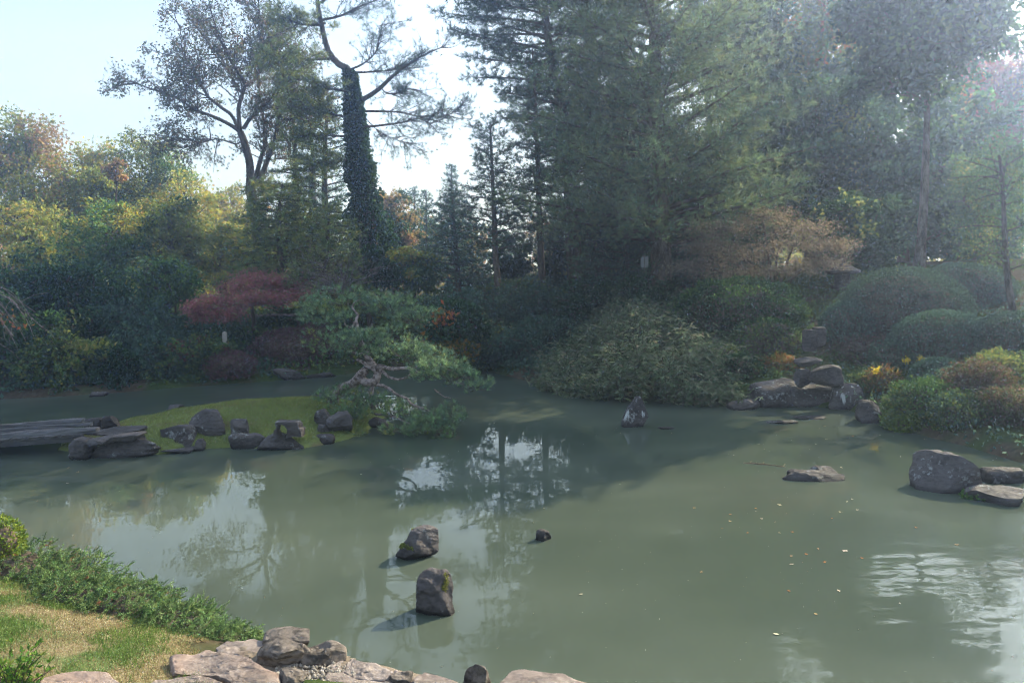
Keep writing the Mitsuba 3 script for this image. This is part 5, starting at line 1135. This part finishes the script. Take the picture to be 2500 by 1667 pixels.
pads = (((-3.56, 16.20, 2.56), 0.76, 0.23), ((-4.19, 16.00, 2.40), 0.44, 0.19), ((-2.67, 16.20, 2.40), 0.63, 0.22), ((-2.09, 15.80, 2.14), 0.53, 0.19), ((-3.88, 15.60, 2.20), 0.52, 0.16),
        ((-3.67, 15.00, 1.77), 0.52, 0.23), ((-3.04, 14.80, 1.73), 0.49, 0.23), ((-2.51, 14.80, 1.74), 0.49, 0.25), ((-1.98, 14.80, 1.53), 0.41, 0.21), ((-2.14, 14.50, 1.53), 0.48, 0.16), ((-1.53, 14.40, 1.40), 0.36, 0.18),
        ((-1.57, 13.90, 1.22), 0.39, 0.17), ((-1.13, 13.80, 1.14), 0.39, 0.18), ((-0.70, 13.60, 1.05), 0.29, 0.20), ((-1.22, 14.00, 1.32), 0.31, 0.14),
        ((-3.72, 15.00, 0.63), 0.34, 0.18), ((-3.26, 14.80, 0.57), 0.41, 0.20), ((-2.69, 14.60, 0.50), 0.37, 0.16), ((-2.30, 14.40, 0.40), 0.32, 0.15), ((-3.29, 14.50, 0.37), 0.41, 0.15),
        ((-2.01, 14.00, 0.11), 0.47, 0.17), ((-1.53, 13.90, 0.24), 0.47, 0.19), ((-1.15, 13.70, 0.42), 0.23, 0.18), ((-1.44, 13.80, 0.06), 0.35, 0.12),
        ((-3.52, 14.20, 0.07), 0.32, 0.16), ((-3.16, 14.00, 0.01), 0.28, 0.16), ((-3.36, 14.00, -0.09), 0.24, 0.11))
for q, (c, rx, rz) in enumerate(pads):
    c = np.array(c)
    n = int(205 * (rx / 0.45) ** 1.6)
    d = ball_dirs(rng, n) * rng.random((n, 1)) ** 0.45
    p = c + d * [rx * 1.25, rx * 1.0, rz * 1.35]
    p = p[meshkit.fbm(p * 3.4, 2, q) > 0.44]; n = len(p)
    hub = c - [0, 0, rz * 0.8]
    for j in range(0, n, 6):
        tw.add(*tube([hub + (p[j] - hub) * 0.25, p[j]], [0.008, 0.003], 3))
    a = nrm((p - hub) * [1, 1, 0.6]) + [0, 0, 0.75]
    cc = pick(rng, NIW, n)
    y = meshkit.noise(p * 2.5, 3) > 0.72
    cc[y] = pick(rng, PINY, y.sum())
    MB().add(*needles(rng, p, a, 0.11, 0.0085, cc, 17, 0.55, 0.2)).put(part(root, 'needle_pad'), 'leaf', False, True)
tw.put(part(root, 'twigs'), 'bark', True)

# ---------------------------------------------------------------- the low bridge on the left
root = thing('wooden_bridge', 'low weathered grey bridge with log kerbs running out of the left edge', 'bridge')


def beam(pts, w, h, name, wob=0.012, n=26):
    """A squared timber along the points (its top centre line)."""
    c = curve(pts, n)
    s = nrm(np.cross(np.gradient(c, axis=0), [0, 0, 1.0]))
    r = np.random.default_rng(len(USED))
    v = []
    for k in range(n):
        for a, b in ((-0.5, 0), (-0.42, 0.5), (0.42, 0.5), (0.5, 0), (0.42, -0.5), (-0.42, -0.5)):
            v.append(c[k] + s[k] * w * a + np.array([0, 0, h * (b - 0.5)]) + r.normal(0, wob, 3) * [0.3, 1, 1])
    v = np.array(v)
    i, j = np.meshgrid(np.arange(n - 1), np.arange(6), indexing='ij')
    Q = np.stack([i * 6 + j, (i + 1) * 6 + j, (i + 1) * 6 + (j + 1) % 6, i * 6 + (j + 1) % 6], -1).reshape(-1, 4)
    ends = [[0, k, k + 1] for k in range(1, 5)] + [[(n - 1) * 6, (n - 1) * 6 + k + 1, (n - 1) * 6 + k] for k in range(1, 5)]
    MB().add(v, np.vstack([Q[:, [0, 1, 2]], Q[:, [0, 2, 3]], ends])).put(part(root, name), 'grey_wood', 25)


beam([(-13.63, 13.30, -0.21), (-11.66, 13.30, 0.05), (-9.39, 13.30, 0.25), (-8.64, 13.30, 0.29), (-7.89, 13.30, 0.32)], 0.12, 0.13, 'side_beam', 0.002)
beam([(-13.37, 13.05, -0.04), (-11.42, 13.05, 0.23), (-9.21, 13.05, 0.40), (-8.47, 13.05, 0.44), (-7.45, 13.05, 0.48)], 0.17, 0.075, 'kerb_log', 0.008)
beam([(-14.02, 13.70, -0.06), (-11.98, 13.70, 0.21), (-9.66, 13.70, 0.37), (-8.88, 13.70, 0.42), (-7.93, 13.70, 0.45)], 0.1, 0.065, 'kerb_log', 0.006)
beam([(-14.72, 14.40, -0.09), (-12.58, 14.40, 0.19), (-10.14, 14.40, 0.33), (-9.33, 14.40, 0.37), (-8.49, 14.40, 0.41)], 0.14, 0.085, 'kerb_log', 0.006)
beam([(-14.75, 14.42, -0.17), (-12.60, 14.42, 0.12), (-10.16, 14.42, 0.26), (-9.35, 14.42, 0.30), (-8.51, 14.42, 0.35)], 0.1, 0.1, 'side_beam', 0.006)
na, fa = curve([(-13.53, 13.20, -0.20), (-11.57, 13.20, 0.07), (-9.32, 13.20, 0.27), (-8.58, 13.20, 0.31), (-7.67, 13.20, 0.34)], 40), curve([(-14.73, 14.40, -0.23), (-12.59, 14.40, 0.06), (-10.15, 14.40, 0.22), (-9.34, 14.40, 0.26), (-8.48, 14.40, 0.30)], 40)
for k in range(0, 38, 2):
    a, b = (na[k] + na[k + 1]) / 2, (fa[k] + fa[k + 1]) / 2
    beam([a, (a + b) / 2, b], np.linalg.norm(na[k + 2] - na[k]) * 0.94 if k < 38 else 0.2, 0.05, 'deck_plank', 0.003, 6)

# ---------------------------------------------------------------- railing, posts and lantern in the background
root = thing('railing', 'low wooden railing behind the red maple on the far bank', 'railing')
for a, b, r in (((-9.51, 27.00, 1.75), (-7.45, 26.20, 1.78), 0.055), ((-8.85, 26.90, 1.56), (-7.46, 26.20, 1.61), 0.045)):
    MB().add(*tube([a, b], [r, r], 8)).put(part(root, 'rail'), 'pine_bark', 30)
for x in (625, 678, 728):
    t = {625: (-9.28, 26.90, 1.76), 678: (-8.37, 26.50, 1.77), 728: (-7.55, 26.20, 1.78)}[x]
    MB().add(*tube([np.array(t) - [0, 0, 0.9], t], [0.06, 0.055], 8)).put(part(root, 'post'), 'bark', 30)
key = thing('pale_post', 'short pale sunlit post among the shrubs under the red maple', 'post')
MB().add(*tube([np.array((-8.95, 22.90, 0.83)), (-8.91, 22.90, 1.44)], [0.085, 0.08], 8), (0.33, 0.3, 0.26)).put(key, 'painted', False, True)
key = thing('marker_board', 'small pale upright board on a post under the pines', 'sign')
b = np.array((4.28, 23.60, 3.26))
m = MB()
for dx, w in ((-0.07, 0.1), (0.06, 0.11)):
    v = trimesh.creation.box((w, 0.03, 0.34)); m.add(np.array(v.vertices) + b + [dx, 0, 0], v.faces, (0.2, 0.21, 0.2))
m.add(*tube([b - [0, -0.04, 1.6], b + [0, 0.04, 0.2]], [0.035, 0.035], 6), (0.12, 0.1, 0.08))
m.put(key, 'painted', False, True)
root = thing('stone_lantern', 'dark stone lantern with a broad roof in the shade above the falls', 'lantern')
lb = np.array((10.08, 22.50, 1.59))


def lathe(prof, n=6, turn=0.0):
    an = np.arange(n) * 2 * np.pi / n + turn
    v = np.vstack([np.c_[r * np.cos(an), r * np.sin(an), np.full(n, z)] for r, z in prof])
    m_ = len(prof); i, j = np.meshgrid(np.arange(m_ - 1), np.arange(n), indexing='ij')
    Q = np.stack([i * n + j, i * n + (j + 1) % n, (i + 1) * n + (j + 1) % n, (i + 1) * n + j], -1).reshape(-1, 4)
    v = np.vstack([v, [[0, 0, prof[0][1]], [0, 0, prof[-1][1]]]]); k = np.arange(n)
    return v, np.vstack([Q[:, [0, 1, 2]], Q[:, [0, 2, 3]], np.stack([(k + 1) % n, k, k * 0 + m_ * n], 1), np.stack([(m_ - 1) * n + k, (m_ - 1) * n + (k + 1) % n, k * 0 + m_ * n + 1], 1)])


for nm, prof, n in (('base', [(0.34, -0.6), (0.34, 0.0), (0.26, 0.08), (0.14, 0.14)], 6), ('pillar', [(0.13, 0.14), (0.115, 0.45), (0.13, 0.62)], 12), ('platform', [(0.2, 0.62), (0.38, 0.72), (0.38, 0.8)], 6),
                    ('light_box', [(0.24, 0.8), (0.24, 1.12)], 6), ('roof', [(0.3, 1.12), (0.56, 1.17), (0.55, 1.23), (0.3, 1.36), (0.12, 1.48)], 6), ('finial', [(0.08, 1.48), (0.12, 1.56), (0.08, 1.64), (0.01, 1.72)], 10)):
    v, f = lathe(prof, n)
    MB().add(v + lb, f).put(part(root, nm), 'rock', 20)

# pale hanging twigs at the left edge
root = thing('weeping_tree', 'pale leafless twigs of a weeping tree hanging in from the left edge', 'tree')
rng = np.random.default_rng(430)
tk = curve([(-12.4, 12.8, 0.1), (-12.2, 12.7, 2.0), (-11.9, 12.8, 3.8), (-11.5, 12.9, 5.2)], 10)
MB().add(*tube(tk, np.linspace(0.22, 0.1, 10), 9)).put(part(root, 'trunk'), 'bark', True)
m, lf = MB(), MB()
for k in range(30):
    e = np.array([rng.uniform(-9.4, -8.5) if k % 3 else rng.uniform(-10.2, -9.4), rng.uniform(12.4, 13.6), rng.uniform(1.9, 2.7)])
    s = tk[rng.integers(5, 10)]
    if k % 3 == 0:
        s = tk[9]
    c = curve([s, s + (e - s) * 0.45 + [0, 0, rng.uniform(0.15, 0.7)], s + (e - s) * 0.8 + [0, 0, rng.uniform(0.1, 0.5)], e], 12, rng, 0.03)
    m.add(*tube(c, np.linspace(0.02, 0.006, 12), 4))
    for _ in range(9):
        q = rng.integers(5, 12); d = nrm(np.array([0.5, 0, -0.5]) + rng.normal(0, 0.55, 3)); l = rng.uniform(0.15, 0.5)
        m.add(*tube([c[q], c[q] + d * l * 0.5 + [0, 0, 0.02], c[q] + d * l + [0, 0, -0.05]], [0.006, 0.005, 0.003], 3))
m.put(part(root, 'twigs'), 'pine_bark', True)
p = np.vstack([np.array((-8.78, 12.80, 2.45)) + rng.normal(0, 0.07, (20, 3)), np.array((-8.42, 12.80, 2.35)) + rng.normal(0, 0.03, (5, 3))])
lf.add(*leaf_quads(rng, p, rng.normal(size=p.shape) - [0, 0, 0.8], 0.09, 0.05, pick(rng, ORA, len(p)), 0.1)).put(part(root, 'leaves'), 'leaf', False, True)


# ---------------------------------------------------------------- juniper on the near bank
def juniper(label, humps, seed, n):
    """Prostrate juniper: humps (centre x, y, half widths, height), feathery sprigs all over."""
    root = thing('juniper_shrub', label, 'shrub', 'junipers on the near bank')
    r = np.random.default_rng(seed)
    P_, A_, C_ = [], [], []
    core = MB(); s = trimesh.creation.icosphere(3)
    for (x, y, rx, ry, h, an) in humps:
        z0 = gz1(x, y) - 0.18
        ca, sa = math.cos(an), math.sin(an)
        R = np.array([[ca, -sa, 0], [sa, ca, 0], [0, 0, 1]])
        d = np.array(s.vertices)
        core.add((d * [rx, ry, h] * (0.8 + 0.25 * (meshkit.fbm(d * 2.4 + seed, 3, seed) - 0.5))[:, None]) @ R.T + [x, y, z0], s.faces)
        k = int(n * rx * ry / 0.5)
        d = ball_dirs(r, k * 2); d = d[d[:, 2] > -0.12][:k]
        b = 1 + 0.42 * (meshkit.fbm(d * 3.6 + seed, 3, seed) - 0.5) * 2
        p = (d * [rx, ry, h] * (b * (1 - 0.3 * r.random(len(d)) ** 1.5))[:, None]) @ R.T + [x, y, z0]
        o = nrm((d / [rx, ry, h]) @ R.T)
        flow = nrm(np.array([0.5, -0.15, 0.0]) + r.normal(0, 0.6, d.shape) * [1, 1, 0.5])
        A_.append(nrm(o * 0.5 + flow * 0.9 + [0, 0, 0.08])); P_.append(p)
        c = pick(r, [((0.17, 0.26, 0.105), 3), ((0.25, 0.34, 0.14), 2), ((0.09, 0.15, 0.07), 1.6)], len(p))
        brown = r.random(len(p)) < 0.012
        c[brown] = pick(r, [((0.35, 0.16, 0.09), 1)], brown.sum()); C_.append(c)
    p, a, c = np.vstack(P_), np.vstack(A_), np.vstack(C_)
    core.put(part(root, 'stems'), 'bark', True)
    q = 5
    L = r.uniform(0.05, 0.105, (len(p), 1))
    side = nrm(np.cross(a, r.normal(size=a.shape)))
    pp = np.concatenate([p + a * L * (k / q) + side * L * 0.12 * (k / q) ** 2 for k in range(q)])
    m = MB().add(*needles(r, pp, np.tile(a, (q, 1)), 0.034, 0.0085, np.tile(c, (q, 1)), 4, 0.6, 0.1))
    m.put(part(root, 'foliage'), 'leaf', False, True)
    tw = MB()
    for k in r.choice(len(p), 400):
        tw.add(*tube([p[k] - a[k] * 0.1, p[k] + a[k] * L[k] * 0.8], [0.004, 0.002], 3))
    tw.put(part(root, 'twigs'), 'bark', True)


juniper('spreading dark green juniper at the water edge, the front one ending at the stone ledge', [(-2.35, 5.45, 0.5, 0.33, 0.23, -0.5), (-2.8, 5.62, 0.55, 0.42, 0.33, -0.45), (-3.3, 5.85, 0.6, 0.45, 0.4, -0.4), (-3.75, 5.95, 0.5, 0.42, 0.37, -0.3)], 441, 2600)
juniper('spreading juniper with brown tips at the left edge, behind the front one', [(-4.2, 6.55, 0.65, 0.5, 0.42, -0.3), (-4.8, 6.7, 0.7, 0.5, 0.45, -0.2), (-5.5, 6.9, 0.7, 0.5, 0.42, -0.1), (-4.0, 6.2, 0.45, 0.35, 0.34, -0.3)], 442, 1900)
root = dome('yellow_green_shrub', 'bright yellow green shrub tip at the left edge above the juniper', (-4.42, 6.16, 0.85), (0.17, 0.17, 0.2), [((0.26, 0.32, 0.06), 2), ((0.17, 0.25, 0.06), 2)], 443, n=900, L=0.04, W=0.02, cut=-0.6, core=0.7)
# leafy sprig at the lower left corner
root = thing('leafy_sprig', 'glossy bright green leafy shrub sprigs in the lower left corner', 'shrub')
rng = np.random.default_rng(450)
st, lf = MB(), MB()
b = np.array((-2.95, 4.05, 0.62))
for k in range(44):
    tip = b + np.array([rng.uniform(-0.25, 0.26), rng.uniform(-0.12, 0.2), rng.uniform(0.06, 0.3)])
    c = curve([b + rng.normal(0, 0.05, 3) * [1, 1, 0] - [0, 0, 0.1], (b + tip) / 2 + rng.normal(0, 0.02, 3), tip], 7)
    st.add(*tube(c, np.linspace(0.005, 0.002, 7), 4))
    for q in range(2, 7):
        d = nrm(c[-1] - c[0])
        for s_ in range(4):
            a = nrm(d * 0.6 + rng.normal(0, 0.6, 3))
            lf.add(*leaf_quads(rng, c[q][None], a[None], 0.042, 0.02, pick(rng, [((0.16, 0.28, 0.05), 2), ((0.09, 0.18, 0.04), 2), ((0.3, 0.36, 0.08), 0.7)], 1), 0.5))
st.put(part(root, 'stems'), 'bark', True)
lf.put(part(root, 'leaves'), 'leaf_gloss', False, True)

# ---------------------------------------------------------------- things afloat
rng = np.random.default_rng(460)
spots = [(3.41, 7.54, 0.00), (3.31, 9.14, 0.00), (3.74, 8.54, 0.00), (2.91, 8.61, 0.00), (3.05, 8.50, 0.00), (2.55, 8.54, 0.00), (2.98, 8.98, -0.00), (2.98, 8.90, 0.00), (2.63, 8.80, 0.00), (2.62, 8.17, 0.00), (2.98, 8.13, 0.00), (3.14, 8.14, 0.00), (2.86, 7.45, 0.00), (3.09, 7.26, 0.00), (2.74, 7.23, 0.00), (3.51, 7.35, 0.00), (3.19, 7.60, 0.00), (4.18, 9.15, 0.00), (4.31, 9.24, 0.00), (3.93, 8.80, 0.00), (2.96, 6.57, 0.00), (2.57, 6.13, 0.00), (2.12, 5.80, 0.00), (3.49, 11.63, 0.00), (4.84, 10.78, 0.00), (2.89, 13.39, 0.00), (1.94, 13.48, 0.00), (0.34, 9.23, 0.00), (-2.36, 11.14, 0.00), (-7.08, 11.78, 0.00), (-7.42, 12.09, 0.00), (-6.75, 10.22, 0.00), (-6.90, 11.10, 0.00), (-4.39, 10.23, 0.00), (5.92, 12.76, 0.00), (5.42, 12.60, 0.00), (6.44, 12.79, 0.00), (5.06, 12.24, 0.00), (7.03, 12.40, 0.00), (3.00, 7.50, 0.00), (2.51, 6.60, 0.00), (3.36, 6.29, 0.00), (1.83, 7.12, -0.00), (2.36, 8.33, 0.00), (5.49, 9.68, 0.00), (4.16, 8.84, 0.00), (-0.42, 14.75, 0.00), (6.01, 11.29, 0.00), (5.80, 13.66, 0.00), (4.13, 12.35, 0.00), (0.60, 6.68, 0.00), (2.26, 9.09, 0.00), (4.65, 7.63, 0.00), (4.54, 8.15, -0.00)]
for q, (x, y, z) in enumerate(spots):
    key = thing('floating_leaf', 'largest tan fallen leaf afloat in the right part of the pond' if q == 0 else 'orange fallen leaf afloat below the low ragged pale rock' if q == 1 else 'small fallen leaf floating on the pond', 'leaf', None if q < 2 else 'small fallen leaves floating on the pond')
    l = rng.uniform(0.025, 0.05) if q > 1 else 0.065
    th = rng.random() * 6.28
    t = np.linspace(0, 1, 7); w = np.sin(t * np.pi) ** 0.8 * l * 0.3
    v = np.vstack([np.c_[t * l, w, 0.004 + 0.006 * np.abs(t - 0.5)], np.c_[t * l, -w, 0.004 + 0.008 * (t - 0.4) ** 2], np.c_[t * l, w * 0, t * 0 + 0.004]])
    v[:, :2] = v[:, :2] @ np.array([[math.cos(th), math.sin(th)], [-math.sin(th), math.cos(th)]])
    k = np.arange(6)
    f = np.vstack([np.c_[k + 14, k + 15, k + 1], np.c_[k + 14, k + 1, k], np.c_[k + 14, k + 7, k + 8], np.c_[k + 14, k + 8, k + 15]])
    col = pick(rng, [((0.42, 0.27, 0.14), 2), ((0.5, 0.42, 0.3), 2), ((0.4, 0.17, 0.06), 1)], 1)[0] if q else (0.55, 0.45, 0.36)
    MB().add(v + [x, y, 0.002], f, col).put(key, 'painted', False, True)
rng = np.random.default_rng(470)
n = 900
q = np.c_[rng.uniform(-8, 7.5, n), rng.uniform(5, 16, n)]
q = q[(meshkit.fbm(np.c_[q * 0.5, q[:, 0] * 0], 2, 8) + 0.02 * q[:, 0] > 0.5) & shapely.contains(POND, shapely.points(q)) & (np.hypot(q[:, 0] + 5.2, (q[:, 1] - 15) * 1.6) > 4.6)]
a = np.c_[rng.normal(size=(len(q), 2)), np.zeros(len(q))]
MB().add(*leaf_quads(rng, np.c_[q, np.full(len(q), 0.004)], a, 0.016, 0.006, pick(rng, [((0.4, 0.36, 0.26), 2), ((0.3, 0.2, 0.1), 1), ((0.5, 0.5, 0.44), 1)], len(q)), 30.0)).put('floating_debris', 'painted', False, True)
labels['floating_debris'] = {'label': 'tiny flecks of leaf litter drifting on the pond surface', 'kind': 'stuff', 'category': 'debris'}
key = thing('floating_stick', 'thin brown stick with side twigs floating left of the low ragged pale rock', 'stick')
a, b = np.array((3.52, 11.19, 0.00)), np.array((4.06, 10.89, 0.00))
m = MB().add(*tube(curve([a, (a + b) / 2 + [0, 0.02, 0.01], b], 8), np.linspace(0.009, 0.005, 8), 5), (0.3, 0.2, 0.13))
for q in (0.15, 0.45, 0.95):
    s = a + (b - a) * q; m.add(*tube([s, s + [0.06, 0.1, 0.02]], [0.005, 0.003], 4), (0.32, 0.22, 0.13))
m.put(key, 'painted', False, True)

# ---------------------------------------------------------------- hazy air round the whole place
if HAZE:
    scene['air'] = {'type': 'homogeneous', 'albedo': 0.95, 'sigma_t': {'type': 'rgb', 'value': [HAZE * 0.74, HAZE * 0.94, HAZE * 1.42]}, 'phase': {'type': 'hg', 'g': 0.85}}
    scene['haze'] = {'type': 'cube', 'to_world': T().translate((0, 40, 16.5)).scale((262, 262, 18.5)), 'bsdf': {'type': 'null'}, 'interior': {'type': 'ref', 'id': 'air'}}
    labels['haze'] = {'label': 'thin bluish haze in the sunlit air', 'kind': 'stuff', 'category': 'haze'}
    scene['camera']['medium'] = {'type': 'ref', 'id': 'air'}
